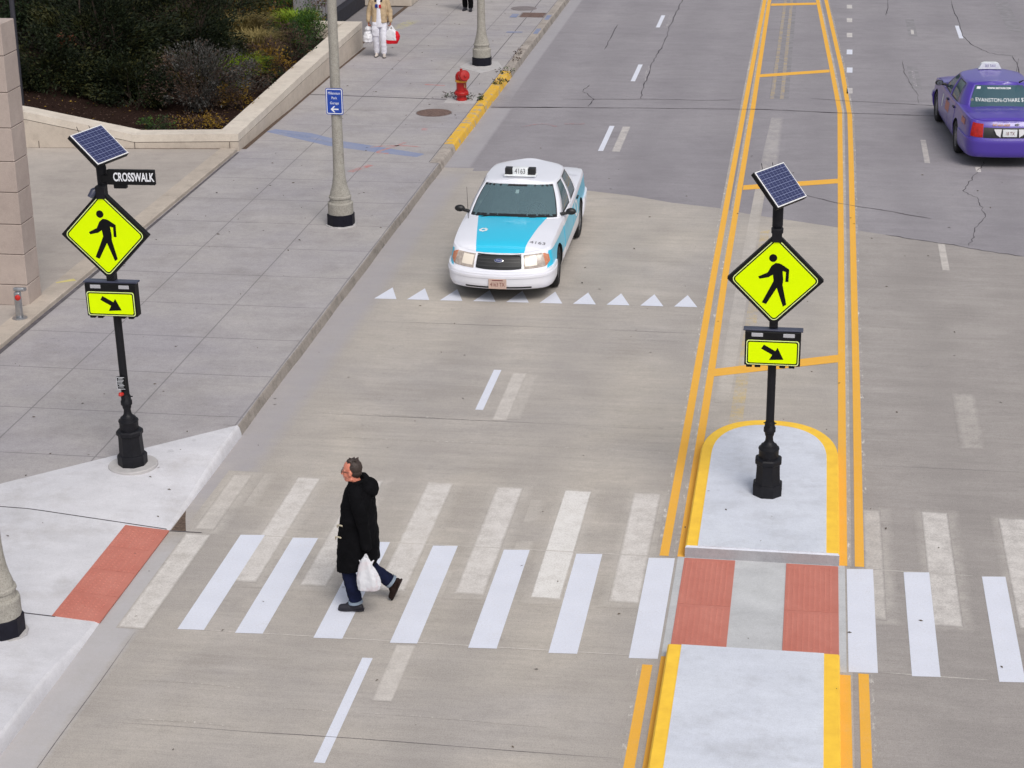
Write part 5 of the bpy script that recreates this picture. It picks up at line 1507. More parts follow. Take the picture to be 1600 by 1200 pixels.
# ---- a walker coming towards the camera with two bags
def standing(name, label, loc, rz, skin, hair, stride, cloths):
    root = thing(name, label, 'person', loc, rz)
    hL, hR = (0, 0.095, 0.93), (0, -0.095, 0.93)
    kL, aL = (0.06+stride*0.4, 0.10, 0.51), (stride, 0.10, 0.10)
    kR, aR = (0.05-stride*0.2, -0.10, 0.50), (-stride, -0.10, 0.10)
    mb = MB()
    P, paint = add_head(mb, (0.03, 0, 1.655), 0.0, (-0.02, 0, 1.50))
    prim_ell(mb, (-0.01, 0, 1.30), (0.115, 0.165, 0.22)); prim_ell(mb, (0, 0, 1.05), (0.115, 0.155, 0.18))
    leg_caps(mb, hL, kL, aL, (0.078, 0.054, 0.038)); leg_caps(mb, hR, kR, aR, (0.078, 0.054, 0.038))
    arms = []
    for sg in (1, -1):
        s_, e_, w_ = (-0.02, sg*0.185, 1.44), (-0.04, sg*0.27, 1.16), (0.02, sg*0.285, 0.90)
        arms.append((s_, e_, w_))
        prim_caps(mb, (-0.01, sg*0.09, 1.45), s_, 0.06, 0.055); prim_caps(mb, s_, e_, 0.05, 0.042); prim_caps(mb, e_, w_, 0.042, 0.029)
        add_hand(mb, w_, (0.06, 0, -1), (0.1, -sg, 0), sg, 1.1)
    fuse('body', mb, [skin, M['eye_white'], M['eye_dark'], M['lip']], root, 0.0065, 2, paint=paint)
    mb = MB(); prim_ell(mb, P(-0.022, 0, 0.040), (0.094, 0.082, 0.094)); prim_ell(mb, P(-0.045, 0, -0.01), (0.068, 0.079, 0.075))
    fuse('hair', mb, hair, root, 0.008, 2, folds=0.01, fold_scale=0.02)
    mb = MB(); leg_caps(mb, hL, kL, (aL[0], aL[1], 0.13), (0.105, 0.085, 0.075)); leg_caps(mb, hR, kR, (aR[0], aR[1], 0.13), (0.105, 0.085, 0.075)); prim_ell(mb, (0, 0, 0.98), (0.135, 0.175, 0.14))
    fuse('trousers', mb, cloths['trousers'], root, 0.011, 4, folds=0.025, fold_scale=0.08)
    shoe('shoe', (aL[0], aL[1], 0.095), (1, 0.1), 0.0, (cloths['shoe'], cloths['sole']), root)
    shoe('shoe', (aR[0], aR[1], 0.095), (1, -0.1), 0.0, (cloths['shoe'], cloths['sole']), root)
    return root, P, arms
w2, P2, arms2 = standing('person', 'pedestrian in a tan jacket and white trousers carrying two bags down the sidewalk', (-11.02, 48.62, Z0), R(-86), M['skin2'], M['hair_dark'], 0.05,
                         {'trousers': M['white_cloth'], 'shoe': M['sneaker'], 'sole': M['grey_trim']})
def open_jacket(me): pass
for sg in (1, -1):
    mb = MB()
    rings = [(0.90, -0.01, sg*0.085, 0.155, 0.115), (1.10, -0.01, sg*0.085, 0.150, 0.115), (1.30, -0.015, sg*0.085, 0.145, 0.115), (1.44, -0.02, sg*0.080, 0.115, 0.105), (1.50, -0.02, sg*0.07, 0.075, 0.05)]
    prim_loft(mb, rings)
    s_, e_, w_ = arms2[0] if sg == 1 else arms2[1]
    prim_caps(mb, s_, e_, 0.080, 0.070); prim_caps(mb, e_, (w_[0], w_[1], w_[2]+0.03), 0.070, 0.052)
    jk = fuse('jacket', mb, M['tan_cloth'], w2, 0.010, 3, folds=0.025, fold_scale=0.10)
    mb = MB(); prim_caps(mb, (0.115, sg*0.055, 0.90), (-0.10, sg*0.185, 0.895), 0.028, 0.026); fuse('hem_band', mb, M['grey_trim'], jk, 0.010, 2)
    mb = MB(); prim_caps(mb, (0.085, sg*0.075, 1.44), (0.02, sg*0.085, 1.53), 0.030, 0.028); prim_caps(mb, (0.02, sg*0.085, 1.53), (-0.08, sg*0.03, 1.54), 0.028, 0.028); fuse('collar', mb, M['grey_trim'], jk, 0.010, 2)
mb = MB(); prim_loft(mb, [(0.78, 0.03, 0, 0.135, 0.120), (0.95, 0.03, 0, 0.135, 0.105), (1.15, 0.03, 0, 0.125, 0.080), (1.35, 0.02, 0, 0.115, 0.080), (1.50, 0.0, 0, 0.08, 0.075)])
sh = fuse('shirt', mb, M['white_cloth'], w2, 0.011, 3, folds=0.012, fold_scale=0.1)
mb = MB(); mb.box((0.148, -0.045, 1.33), (0.012, 0.07, 0.09), 0.004); mb.build('blue_print', M['blue_print'], sh)
mb = MB(); mb.box((0.148, 0.045, 1.32), (0.012, 0.06, 0.09), 0.004); mb.build('red_print', M['red_print'], sh)
mb = MB(); prim_loft(mb, [(0.55, 0.10, -0.09, 0.05, 0.085), (0.75, 0.11, -0.10, 0.05, 0.10), (0.92, 0.10, -0.08, 0.05, 0.085)]); fuse('apron_fold', mb, M['white_cloth'], w2, 0.012, 3, folds=0.03, fold_scale=0.08)

g1 = thing('carrier_bag', 'knotted white bag in the hand nearest the planter wall, held by the pedestrian in tan', 'bag', (-11.02-0.300, 48.62-0.04, Z0+0.36))
mb = MB(); prim_loft(mb, [(0.0, 0, 0, 0.08, 0.10), (0.05, 0, 0, 0.13, 0.155), (0.17, 0, 0, 0.135, 0.150), (0.27, 0, 0, 0.10, 0.11), (0.31, 0, 0, 0.06, 0.07)]); prim_ell(mb, (0, 0.0, 0.36), (0.085, 0.10, 0.075)); prim_caps(mb, (0, 0, 0.40), (0, 0.01, 0.47), 0.03, 0.014)
fuse('bag_film', mb, M['sack_white'], g1, 0.010, 2, folds=0.04, fold_scale=0.07)
g2 = thing('cool_bag', 'white and red shopping bag held by the pedestrian in the tan jacket', 'bag', (-11.02+0.335, 48.62-0.06, Z0+0.36), R(-8))
def red_post(me):
    for pg in me.polygons:
        x, z = pg.center.x, pg.center.z
        if z < 0.10-0.05*abs(x) or x > 0.115+0.12*(0.28-z): pg.material_index = 1
mb = MB(); prim_loft(mb, [(0.0, -0.02, 0, 0.15, 0.085), (0.10, 0.0, 0, 0.19, 0.095), (0.20, 0.01, 0, 0.20, 0.095), (0.30, 0.0, 0, 0.15, 0.075), (0.37, -0.02, 0, 0.07, 0.05)], power=3.0); prim_caps(mb, (0.05, 0, 0.35), (-0.02, 0.0, 0.46), 0.03, 0.014); prim_caps(mb, (-0.09, 0, 0.34), (-0.03, 0.0, 0.46), 0.025, 0.014)
fuse('bag_film', mb, [M['sack_white'], cloth('red bag print', S(206,32,44), 0.06, 0.5)], g2, 0.010, 2, folds=0.02, fold_scale=0.09, post=red_post)

# ---- a figure in black at the top of the frame
w3, P3, arms3 = standing('person', 'pedestrian in black beyond the second lamp, at the top edge of the photo', (-9.98, 55.75, Z0), R(-95), M['skin'], M['hair_dark'], 0.06,
                         {'trousers': M['coat'], 'shoe': M['shoe'], 'sole': M['shoe']})
mb = MB(); prim_loft(mb, [(0.50, 0.0, 0, 0.22, 0.25), (0.62, 0, 0, 0.21, 0.245), (0.95, 0, 0, 0.19, 0.225), (1.30, -0.01, 0, 0.165, 0.215), (1.46, -0.02, 0, 0.11, 0.14), (1.52, -0.02, 0, 0.075, 0.08)])
for s_, e_, w_ in arms3: prim_caps(mb, s_, e_, 0.082, 0.072); prim_caps(mb, e_, (w_[0], w_[1], w_[2]+0.02), 0.072, 0.055)
fuse('coat', mb, M['coat'], w3, 0.012, 3, folds=0.03, fold_scale=0.16)
# ------------------------------------------------------------------ taxis (big four door saloons), local +x forward, +y left
BELT = catmull([(2.490,0,0),(2.478,.25,0),(2.44,.5,0),(2.375,.70,0),(2.285,.85,0),(2.14,.935,0),(1.95,.966,0),(1.455,.982,0),(.6,.990,0),(-.6,.990,0),(-1.455,.982,0),(-2.2,.958,0),(-2.55,.925,0),(-2.72,.855,0),(-2.82,.70,0),(-2.87,.40,0),(-2.885,0,0)], 6)
NB = len(BELT)-1
BN = []
for i in range(NB+1):
    a, b = BELT[max(i-1, 0)], BELT[min(i+1, NB)]
    t_ = (b-a)
    if i == 0: t_ = Vector((0, 1, 0))
    if i == NB: t_ = Vector((0, -1, 0))
    t_.normalize()
    n_ = Vector((t_.y, -t_.x, 0))
    if n_.dot(BELT[i]-Vector((max(-1.9, min(1.6, BELT[i].x)), 0, 0))) < 0: n_ = -n_
    BN.append(n_)
ZE = [(-2.9, .925), (-2.7, .955), (-2.2, .985), (-1.5, .985), (0, .955), (1.0, .945), (1.5, .915), (2.0, .855), (2.3, .800), (2.5, .755)]
CROWN = [(-2.9, .015), (-2.4, .035), (-1.5, .05), (0, .05), (1.0, .065), (1.6, .065), (2.2, .045), (2.5, .012)]
S_D = [(0, .12), (.08, .045), (.2, .015), (.42, 0), (.55, .003), (.75, .028), (.88, .034), (1, .055)]
S_Z = [(0, 0), (.04, .01), (.08, .04), (.2, .16), (.42, .42), (.55, .55), (.75, .80), (.88, .93), (1, 1)]
def bsurf(i, s, off=0.0, side=1):
    """point on the body side: i = station along the belt line, s = 0 sill .. 1 shoulder"""
    i0 = max(0, min(NB-1, int(i))); t = i-i0
    p = BELT[i0].lerp(BELT[i0+1], t); n = BN[i0].lerp(BN[i0+1], t).normalized()
    d = lerp_tab(S_D, s)
    fr = max(0.0, n.x); rr = max(0.0, -n.x)
    d += fr*(0.10*sstep(.60, 1.0, s)+0.045*sstep(.52, .60, s))-fr*0.02*(1-sstep(.5, .6, s))+rr*(0.07*sstep(.62, 1, s)+0.03*sstep(.5, .56, s))
    q = p-n*(d-off)
    if q.y < 0: q.y = 0
    z = .215+(lerp_tab(ZE, p.x)-.215)*lerp_tab(S_Z, s)
    return Vector((q.x, q.y*side, z))
def bx_i(x, front=True):
    rng_ = range(NB) 
    for i in rng_:
        if BELT[i].x >= x >= BELT[i+1].x: return i+(BELT[i].x-x)/(BELT[i].x-BELT[i+1].x)
    return NB
def by_i(y, front=True):
    if front:
        for i in range(NB):
            if BELT[i].y <= y <= BELT[i+1].y: return i+(y-BELT[i].y)/(BELT[i+1].y-BELT[i].y)
    for i in range(NB-1, 0, -1):
        if BELT[i+1].y <= y <= BELT[i].y: return i+(BELT[i].y-y)/max(1e-6, BELT[i].y-BELT[i+1].y)
    return 0
def ztop(x, y):
    i = bx_i(x)
    e = bsurf(i, 1)
    u = min(1, abs(y)/max(.05, e.y))
    return e.z+lerp_tab(CROWN, x)*(1-u**2.4)
def patch(mb, i0, i1, s0, s1, off, ni=10, ns=6, side=1, thick=0.02, wrap=False, sfun=None):
    """raised panel following the body side; wrap = runs across the centre line from right to left"""
    us = [i0+(i1-i0)*k/ni for k in range(ni+1)]
    def pt(u, s, o):
        if u < 0: return bsurf(-u, s, o, -1)
        return bsurf(u, s, o, side)
    def ss(u, k):
        a, b = (s0, s1) if sfun is None else sfun(u)
        return a+(b-a)*k/ns
    A = [[pt(u, ss(u, k), off) for k in range(ns+1)] for u in us]
    B = [[pt(u, ss(u, k), off-thick) for k in range(ns+1)] for u in us]
    v = [p for r_ in A for p in r_]+[p for r_ in B for p in r_]
    N = (ni+1)*(ns+1)
    ix = lambda a, b: a*(ns+1)+b
    f = []
    for a in range(ni):
        for b in range(ns):
            q = (ix(a, b), ix(a+1, b), ix(a+1, b+1), ix(a, b+1))
            f += [q, tuple(N+x for x in q[::-1])]
    per = [ix(a, 0) for a in range(ni+1)]+[ix(ni, b) for b in range(1, ns+1)]+[ix(a, ns) for a in range(ni-1, -1, -1)]+[ix(0, b) for b in range(ns-1, 0, -1)]
    for a, b in zip(per, per[1:]+per[:1]): f.append((a, b, N+b, N+a))
    mb.add(v, f)
GC = [((1.03,0),(.22,0)), ((1.00,.38),(.19,.30)), ((.91,.66),(.11,.49)), ((.78,.79),(.04,.565)), ((.60,.832),(-.06,.595)), ((-.24,.850),(-.34,.622)), ((-.36,.850),(-.43,.622)),
      ((-1.10,.832),(-.98,.598)), ((-1.42,.79),(-1.12,.55)), ((-1.62,.70),(-1.20,.49)), ((-1.79,.36),(-1.27,.27)), ((-1.83,0),(-1.29,0))]
GC = [((a[0], a[1]*1.10), (b[0], b[1]*1.15)) for a, b in GC]
def gh(t, h, off=0.0):
    sd_ = -1 if t < 0 else 1
    t = abs(t)
    i = min(len(GC)-2, int(t)); f = t-i
    def cr(sel, ax):
        P_ = [GC[max(0, min(len(GC)-1, k))][sel][ax] for k in (i-1, i, i+1, i+2)]
        if i+1 in (3, 9) or i in (3, 9): return P_[1]+(P_[2]-P_[1])*f
        return 0.5*((2*P_[1])+(P_[2]-P_[0])*f+(2*P_[0]-5*P_[1]+4*P_[2]-P_[3])*f*f+(3*P_[1]-P_[0]-3*P_[2]+P_[3])*f**3)
    bx, by = cr(0, 0), max(0, cr(0, 1)); rx, ry = cr(1, 0), max(0, cr(1, 1))
    bulge = 0.030*math.sin(math.pi*h)
    x, y = bx+(rx-bx)*h, by+(ry-by)*h
    c = Vector((-.45, 0)); d = Vector((x, y))-Vector((max(-1.2, min(.2, x)), 0))
    if d.length > 1e-4:
        d.normalize(); x += d.x*(bulge*0.6+off); y += d.y*(bulge+off)
    z0 = .945 if t > 2.6 else .985-.04*(t/2.6)**2
    z1 = 1.392+.020*(1-(min(1, abs(y)/.62))**2)
    return Vector((x, y*sd_, z0+(z1-z0)*h))
M['tyre'] = plain('tyre rubber', (0.010, 0.010, 0.011), 0.8, var=0.3, scale=20)
M['rim'] = plain('grey wheel trim', (0.20, 0.20, 0.21), 0.4, metal=0.7, var=0.2)
M['wheel_well'] = plain('black wheel well', (0.008, 0.008, 0.008), 0.9)
M['trim_black'] = plain('black plastic trim', (0.012, 0.012, 0.013), 0.45)
M['chrome'] = plain('chrome', (0.75, 0.75, 0.77), 0.12, metal=1.0, var=0.02)
M['mirror'] = plain('dark mirror glass', (0.10, 0.11, 0.13), 0.1, var=0.02)
M['cabin'] = plain('grey cabin lining', (0.13, 0.14, 0.15), 0.8, var=0.15)
M['seat_cloth'] = plain('grey green seat cloth', (0.17, 0.19, 0.19), 0.85, var=0.15)
M['dash'] = plain('dashboard', (0.20, 0.22, 0.23), 0.7, var=0.1)
def glass_mat(name, tint, refl=1.0, film=(0, 0, 0), amount=0.0):  # film paints the sky's reflection into the glass as a flat diffuse colour
    t = NT(name)
    n = t.n
    n.remove(t.b)
    tr = n.new('ShaderNodeBsdfTransparent'); tr.inputs[0].default_value = c4(tint)
    gl = n.new('ShaderNodeBsdfGlossy'); gl.inputs['Roughness'].default_value = 0.03; gl.inputs[0].default_value = (refl, refl, refl, 1)
    fr = n.new('ShaderNodeFresnel'); fr.inputs[0].default_value = 1.55
    mx = n.new('ShaderNodeMixShader')
    t.l.new(fr.outputs[0], mx.inputs[0]); df = n.new('ShaderNodeBsdfDiffuse'); df.inputs[0].default_value = c4(film)
    m0 = n.new('ShaderNodeMixShader'); m0.inputs[0].default_value = amount
    t.l.new(tr.outputs[0], m0.inputs[1]); t.l.new(df.outputs[0], m0.inputs[2]); t.l.new(m0.outputs[0], mx.inputs[1]); t.l.new(gl.outputs[0], mx.inputs[2])
    t.l.new(mx.outputs[0], n['Material Output'].inputs[0])
    return t.mat
M['glass'] = glass_mat('greenish car glass', (0.72, 0.82, 0.80), 1.0, (0.22, 0.35, 0.40), 0.40)
M['glass_dark'] = glass_mat('tinted teal car glass', (0.14, 0.26, 0.29), 1.0, (0.075, 0.16, 0.20), 0.6)
M['lens_clear'] = plain('headlamp lens', (0.42, 0.36, 0.32), 0.12, var=0.3, scale=18)
M['lens_amber'] = plain('amber lamp', S(196,130,100), 0.2, var=0.2, scale=20)
M['lens_red'] = plain('red tail lamp', (0.40, 0.010, 0.006), 0.15, var=0.3, scale=14)
M['plate_pink'] = plain('taxi licence plate', S(196,170,158), 0.5, var=0.08, scale=20)
M['plate_ink'] = plain('plate ink', S(120,62,62), 0.5)
M['text_grey'] = plain('dark grey lettering', S(88,86,90), 0.5)
M['text_pale'] = plain('grey vinyl lettering', S(128,128,134), 0.5)
M['ford_blue'] = plain('dark blue badge', S(30,46,110), 0.3)
M['sticker'] = plain('white sticker', (0.75, 0.78, 0.80), 0.5)
def car_paint(name, c, livery=None):
    t = NT(name)
    base = c
    if livery:
        x, y, z = t.xyz()
        ay = t.math('ABSOLUTE', y)
        # bonnet: trapezoid narrowing to the grille
        hw = t.math('ADD', 0.42, t.math('MULTIPLY', t.math('SUBTRACT', 2.40, x), 0.155))
        hood = t.math('MULTIPLY', t.math('MULTIPLY', t.math('LESS_THAN', ay, hw), t.math('GREATER_THAN', x, 0.80)), t.math('GREATER_THAN', z, 0.775))
        # flank: teal above a rising white sill, below the white shoulder
        lo = t.math('ADD', 0.46, t.math('MULTIPLY', t.math('SUBTRACT', 1.0, x), 0.050))
        hi = t.math('ADD', 0.815, t.math('MULTIPLY', t.math('SUBTRACT', 1.4, x), 0.030))
        fl = t.math('MULTIPLY', t.math('GREATER_THAN', z, lo), t.math('LESS_THAN', z, hi))
        fl = t.math('MULTIPLY', fl, t.math('MULTIPLY', t.math('GREATER_THAN', ay, 0.865), t.math('LESS_THAN', x, 2.30)))
        fl = t.math('MULTIPLY', fl, t.math('GREATER_THAN', x, -2.45))
        base = t.mix(t.math('MAXIMUM', hood, fl), c, livery)
    dirt = t.ramp(t.noise(2.2, 6, 0.7), [(0.35, 0.965), (0.7, 1.0)])
    base = t.mix(1.0, base, dirt, 'MULTIPLY')
    t.set(Base_Color=base, Roughness=0.32)
    t.b.inputs['Coat Weight'].default_value = 0.55
    t.b.inputs['Coat Roughness'].default_value = 0.08
    return t.mat

def outward(mb):
    out = []
    for f in mb.f:
        p = [Vector(mb.v[i]) for i in f]
        n = (p[2]-p[0]).cross(p[3]-p[1])
        c = sum(p, Vector())/4-Vector((-.4, 0, .8))
        out.append(f if n.dot(c) > 0 else tuple(reversed(f)))
    return out
def taxi(label, loc, rz, paint, glass, wheel_turn=0.0, bumper_paint=None):
    root = thing('taxi', label, 'taxi', loc, rz, 'taxis on the road')
    root.scale = (1, .885, 1)
    bumper_paint = bumper_paint or paint
    # --- body shell
    LV = [0, .03, .08, .14, .2, .3, .42, .5, .55, .60, .68, .75, .82, .88, .94, 1]
    mb = MB()
    rings = [[bsurf(i, s) for s in LV] for i in range(NB+1)]
    nl = len(LV)
    v, f = [], []
    for sd_ in (1, -1):
        o = len(v)
        for r_ in rings:
            for p in r_: v.append(Vector((p.x, p.y*sd_, p.z)))
        for i in range(NB):
            for k in range(nl-1):
                f.append((o+i*nl+k, o+(i+1)*nl+k, o+(i+1)*nl+k+1, o+i*nl+k+1))
    mb.add(v, f)
    U = [-1, -.93, -.82, -.66, -.45, -.22, 0, .22, .45, .66, .82, .93, 1]
    top = []
    for i in range(NB+1):
        e = rings[i][-1]
        cr = lerp_tab(CROWN, BELT[i].x)
        top.append([Vector((e.x, e.y*u, e.z+cr*(1-abs(u)**2.4)*min(1, e.y/.3))) for u in U])
    mb.add([p for r_ in top for p in r_], [(i*len(U)+k, i*len(U)+k+1, (i+1)*len(U)+k+1, (i+1)*len(U)+k) for i in range(NB) for k in range(len(U)-1)])
    bot = [[Vector((rings[i][0].x, rings[i][0].y*u, rings[i][0].z)) for u in (-1, 0, 1)] for i in range(NB+1)]
    mb.add([p for r_ in bot for p in r_], [(i*3+k, i*3+k+1, (i+1)*3+k+1, (i+1)*3+k) for i in range(NB) for k in range(2)])
    me = bpy.data.meshes.new('shell'); me.from_pydata([tuple(p) for p in mb.v], [], mb.f)
    bm = bmesh.new(); bm.from_mesh(me)
    bmesh.ops.remove_doubles(bm, verts=bm.verts[:], dist=0.0015)
    bmesh.ops.dissolve_degenerate(bm, edges=bm.edges[:], dist=0.0005)
    bmesh.ops.recalc_face_normals(bm, faces=bm.faces[:]); bm.to_mesh(me); bm.free()
    sh = bpy.data.objects.new('shell', me); col.objects.link(sh)
    cut = MB()
    for x in (1.455, -1.455):
        for sd_ in (1, -1):
            m0 = cut.mark()
            cut.lathe([(.385, 0), (.385, .5)], 40)
            cut.xf(Matrix.Translation((x, sd_*1.12, .335)) @ Matrix.Rotation(R(90*sd_), 4, 'X'), m0)
    co = cut.build('cutter', M['wheel_well'])
    bo_ = sh.modifiers.new('b', 'BOOLEAN'); bo_.operation = 'DIFFERENCE'; bo_.object = co; bo_.solver = 'EXACT'
    bpy.context.view_layer.update()
    m2 = evaluated_mesh(sh)
    bpy.data.objects.remove(sh); bpy.data.objects.remove(co)
    m2.materials.clear(); m2.materials.append(paint); m2.materials.append(M['wheel_well']); m2.materials.append(M['trim_black'])
    bm = bmesh.new(); bm.from_mesh(m2)
    kill = []
    for fc in bm.faces:
        c = fc.calc_center_median()
        fc.material_index = 0; fc.smooth = True
        for x in (1.455, -1.455):
            rr = math.hypot(c.x-x, c.z-.335)
            if rr < .392 and abs(fc.normal.y) < .4 and abs(c.y) > .55 or (rr < .37 and abs(c.y) < .66 and c.z > .23): fc.material_index = 1
        if c.z < .235: fc.material_index = 1
        if c.z > .9 and fc.normal.z > .6 and -1.70 < c.x < .80 and abs(c.y) < .80: kill.append(fc)
    bmesh.ops.delete(bm, geom=kill, context='FACES')
    bm.to_mesh(m2); bm.free()
    m2.set_sharp_from_angle(angle=R(38))
    m2.name = 'body'
    body = bpy.data.objects.new('body', m2); col.objects.link(body); body.parent = root
    # --- greenhouse: pillars, roof
    wins = [(-2.78, 2.78, .07, .95), (4.05, 4.93, .06, .93), (6.08, 7.0, .06, .93), (9.15, 11.0, .10, .94)]
    tb = sorted(set([0, .5, 1, 1.5, 2, 2.4, 2.78, 3, 3.5, 4.05, 4.5, 4.93, 5.5, 6.08, 6.5, 7.0, 7.5, 8, 8.5, 9, 9.15, 9.6, 10, 10.5, 11]))
    hb = [0, .06, .07, .10, .3, .5, .7, .93, .94, .95, 1]
    mb = MB()
    def inwin(t, h):
        for a, b, c, d in wins:
            if (a < t < b or a < -t < b) and c < h < d: return True
        return False
    for sd_ in (1, -1):
        for ta, tb_ in zip(tb, tb[1:]):
            for ha, hb_ in zip(hb, hb[1:]):
                if inwin((ta+tb_)/2, (ha+hb_)/2): continue
                mb.add([gh(sd_*ta if ta else 0, ha), gh(sd_*tb_, ha), gh(sd_*tb_, hb_), gh(sd_*ta if ta else 0, hb_)] if sd_ > 0 or ta > 0 else
                       [gh(0, ha), gh(-tb_, ha), gh(-tb_, hb_), gh(0, hb_)], [(0, 1, 2, 3) if sd_ > 0 else (3, 2, 1, 0)])
    rows = []
    for t in tb:
        e = gh(t, 1)
        rows.append([Vector((e.x+.0*u, e.y*u, e.z+.058*(1-abs(u)**2.2)*sstep(0, .35, e.y)*(1 if abs(u) < 1 else 0)+.012*sstep(0, .35, e.y)*(1 if abs(u) < .9 else 0)*0)) for u in (-1, -.92, -.75, -.5, -.25, 0, .25, .5, .75, .92, 1)])
    # smooth the crown towards the front and rear edges
    for r_ in rows: pass
    nu = 11
    mb.add([p for r_ in rows for p in r_], [(i*nu+k, i*nu+k+1, (i+1)*nu+k+1, (i+1)*nu+k) for i in range(len(rows)-1) for k in range(nu-1)])
    me = bpy.data.meshes.new('roof'); me.from_pydata([tuple(p) for p in mb.v], [], mb.f)
    bm = bmesh.new(); bm.from_mesh(me); bmesh.ops.remove_doubles(bm, verts=bm.verts[:], dist=0.002); bmesh.ops.recalc_face_normals(bm, faces=bm.faces[:])
    for fc in bm.faces: fc.smooth = True
    bm.to_mesh(me); bm.free()
    me.set_sharp_from_angle(angle=R(42)); me.materials.append(paint)
    ro = bpy.data.objects.new('roof', me); col.objects.link(ro); ro.parent = root
    sol = ro.modifiers.new('s', 'SOLIDIFY'); sol.thickness = 0.022; sol.offset = -1
    # --- panes
    def pane(name, a, b, c, d, n, border):
        us = [a+(b-a)*k/n for k in range(n+1)]
        vs = [c+(d-c)*k/8 for k in range(9)]
        mb = MB(); mb.mi = 0
        mb.grid(lambda u, h: gh(u, h, -.004), us, vs)
        if border:
            w_, hh = border
            o_ = lambda u, h: gh(u, h, -.0015)
            mb.mi = 1
            for (ua, ub, va, vb) in ((a, b, c, c+hh*1.5), (a, b, d-hh, d), (a, a+w_, c, d), (b-w_, b, c, d)):
                mb.grid(o_, [ua+(ub-ua)*k/12 for k in range(13)], [va+(vb-va)*k/4 for k in range(5)])
        mb.f = outward(mb)
        g_ = mb.build(name, [glass, M['trim_black']], root, smooth=60, fix=False)
        return g_
    ws = pane('windscreen', -2.78, 2.78, .07, .95, 24, (.13, .055))
    for sd_ in (1, -1):
        pane('side_window', sd_*4.05, sd_*4.93, .06, .93, 6, (sd_*.05, .04)); pane('side_window', sd_*6.08, sd_*7.0, .06, .93, 6, (sd_*.05, .04))
    us = [9.15+(11-9.15)*k/10 for k in range(11)]
    mb = MB(); mb.mi = 0
    for sd_ in (1, -1): mb.grid(lambda u, h, sd_=sd_: gh(u*sd_, h, -.004), us, [.10+.84*k/8 for k in range(9)])
    mb.f = outward(mb)
    bl = mb.build('rear_window', [glass, M['trim_black']], root, smooth=60, fix=False)
    # --- cabin
    mb = MB()
    mb.grid(lambda u, h: Vector((u, h, .42)), [-1.8, -.5, .9], [-.80, 0, .80])
    for sd_ in (1, -1): mb.add([(-1.8, sd_*.80, .42), (.9, sd_*.80, .42), (.9, sd_*.82, .95), (-1.8, sd_*.80, .95)], [(0, 1, 2, 3)])
    mb.add([(.95, -.8, .42), (.95, .8, .42), (.95, .8, .9), (.95, -.8, .9)], [(0, 1, 2, 3)])
    mb.add([(-1.75, -.76, .93), (-1.35, -.74, .95), (-1.35, .74, .95), (-1.75, .76, .93)], [(0, 1, 2, 3)])
    cab = mb.build('cabin', M['cabin'], root, fix=False)
    mb = MB(); mb.box((.74, 0, .885), (.40, 1.42, .10), .04, 2); mb.box((.62, .38, .92), (.22, .42, .07), .03, 2); mb.build('dashboard', M['dash'], cab, smooth=50)
    for y in (.38, -.38):
        mb = MB(); mb.box((-.02, y, .58), (.55, .56, .18), .06, 2); m0 = mb.mark(); mb.box((0, 0, .33), (.16, .54, .66), .06, 2); mb.xf(Matrix.Translation((-.30, y, .58)) @ Matrix.Rotation(R(-14), 4, 'Y'), m0)
        mb.box((-.47, y, 1.27), (.09, .26, .14), .035, 2); mb.build('front_seat', M['seat_cloth'], cab, smooth=50)
    mb = MB(); mb.box((-1.05, 0, .58), (.55, 1.4, .18), .06, 2); m0 = mb.mark(); mb.box((0, 0, .30), (.16, 1.4, .60), .06, 2); mb.xf(Matrix.Translation((-1.26, 0, .58)) @ Matrix.Rotation(R(-20), 4, 'Y'), m0); mb.build('rear_seat', M['seat_cloth'], cab, smooth=50)
    mb = MB()
    T_ = Matrix.Translation((.40, .38, .93)) @ Matrix.Rotation(R(62), 4, 'Y')
    cp = [T_ @ Vector((.185*math.cos(q*math.pi/12), .185*math.sin(q*math.pi/12), 0)) for q in range(25)]
    mb.tube(cp, .016, 8)
    for a in (0.3, 2.84, 4.71): mb.tube([T_ @ Vector((0, 0, 0)), T_ @ Vector((.18*math.cos(a), .18*math.sin(a), 0))], .014, 6)
    mb.tube([T_ @ Vector((0, 0, .0)), T_ @ Vector((0, 0, .2))], .035, 8)
    mb.build('steering_wheel', M['trim_black'], cab, smooth=60)
    mb = MB(); mb.box((.30, 0, 1.31), (.03, .22, .06), .012, 2); mb.build('rear_mirror', M['trim_black'], cab)
    # --- bumpers, doors, bonnet and boot panels
    iA, iB = bx_i(1.86), bx_i(-1.86)
    mb = MB(); patch(mb, -iA, iA, .03, .555, .032, 60, 12, thick=.05)
    fb = mb.build('front_bumper', bumper_paint, root, smooth=45)
    mb = MB(); patch(mb, -by_i(.60), by_i(.60), .105, .16, .034, 24, 2, thick=.03); mb.build('air_slot', M['trim_black'], fb, smooth=45)
    mb = MB(); patch(mb, -iA*.97, iA*.97, .385, .455, .041, 60, 3, thick=.02); mb.build('rub_strip', bumper_paint, fb, smooth=45)
    mb = MB(); patch(mb, -iA*.94, iA*.94, .0, .045, .006, 40, 2, thick=.03); mb.build('lip_shade', M['trim_black'], fb, smooth=45)  # black strip painting in the shade under the bumper's lower edge
    def rpatch(y0, y1, s0, s1, off, ni=16, ns=6, thick=.02):
        """panel on the tail between two y positions"""
        mbx = MB()
        def pt(y, s, o):
            return bsurf(by_i(abs(y), False) if abs(y) > .01 else NB, s, o, 1 if y >= 0 else -1)
        ys = [y0+(y1-y0)*k/ni for k in range(ni+1)]
        A = [[pt(y, s0+(s1-s0)*k/ns, off) for k in range(ns+1)] for y in ys]
        B = [[pt(y, s0+(s1-s0)*k/ns, off-thick) for k in range(ns+1)] for y in ys]
        N = (ni+1)*(ns+1); ix = lambda a, b: a*(ns+1)+b
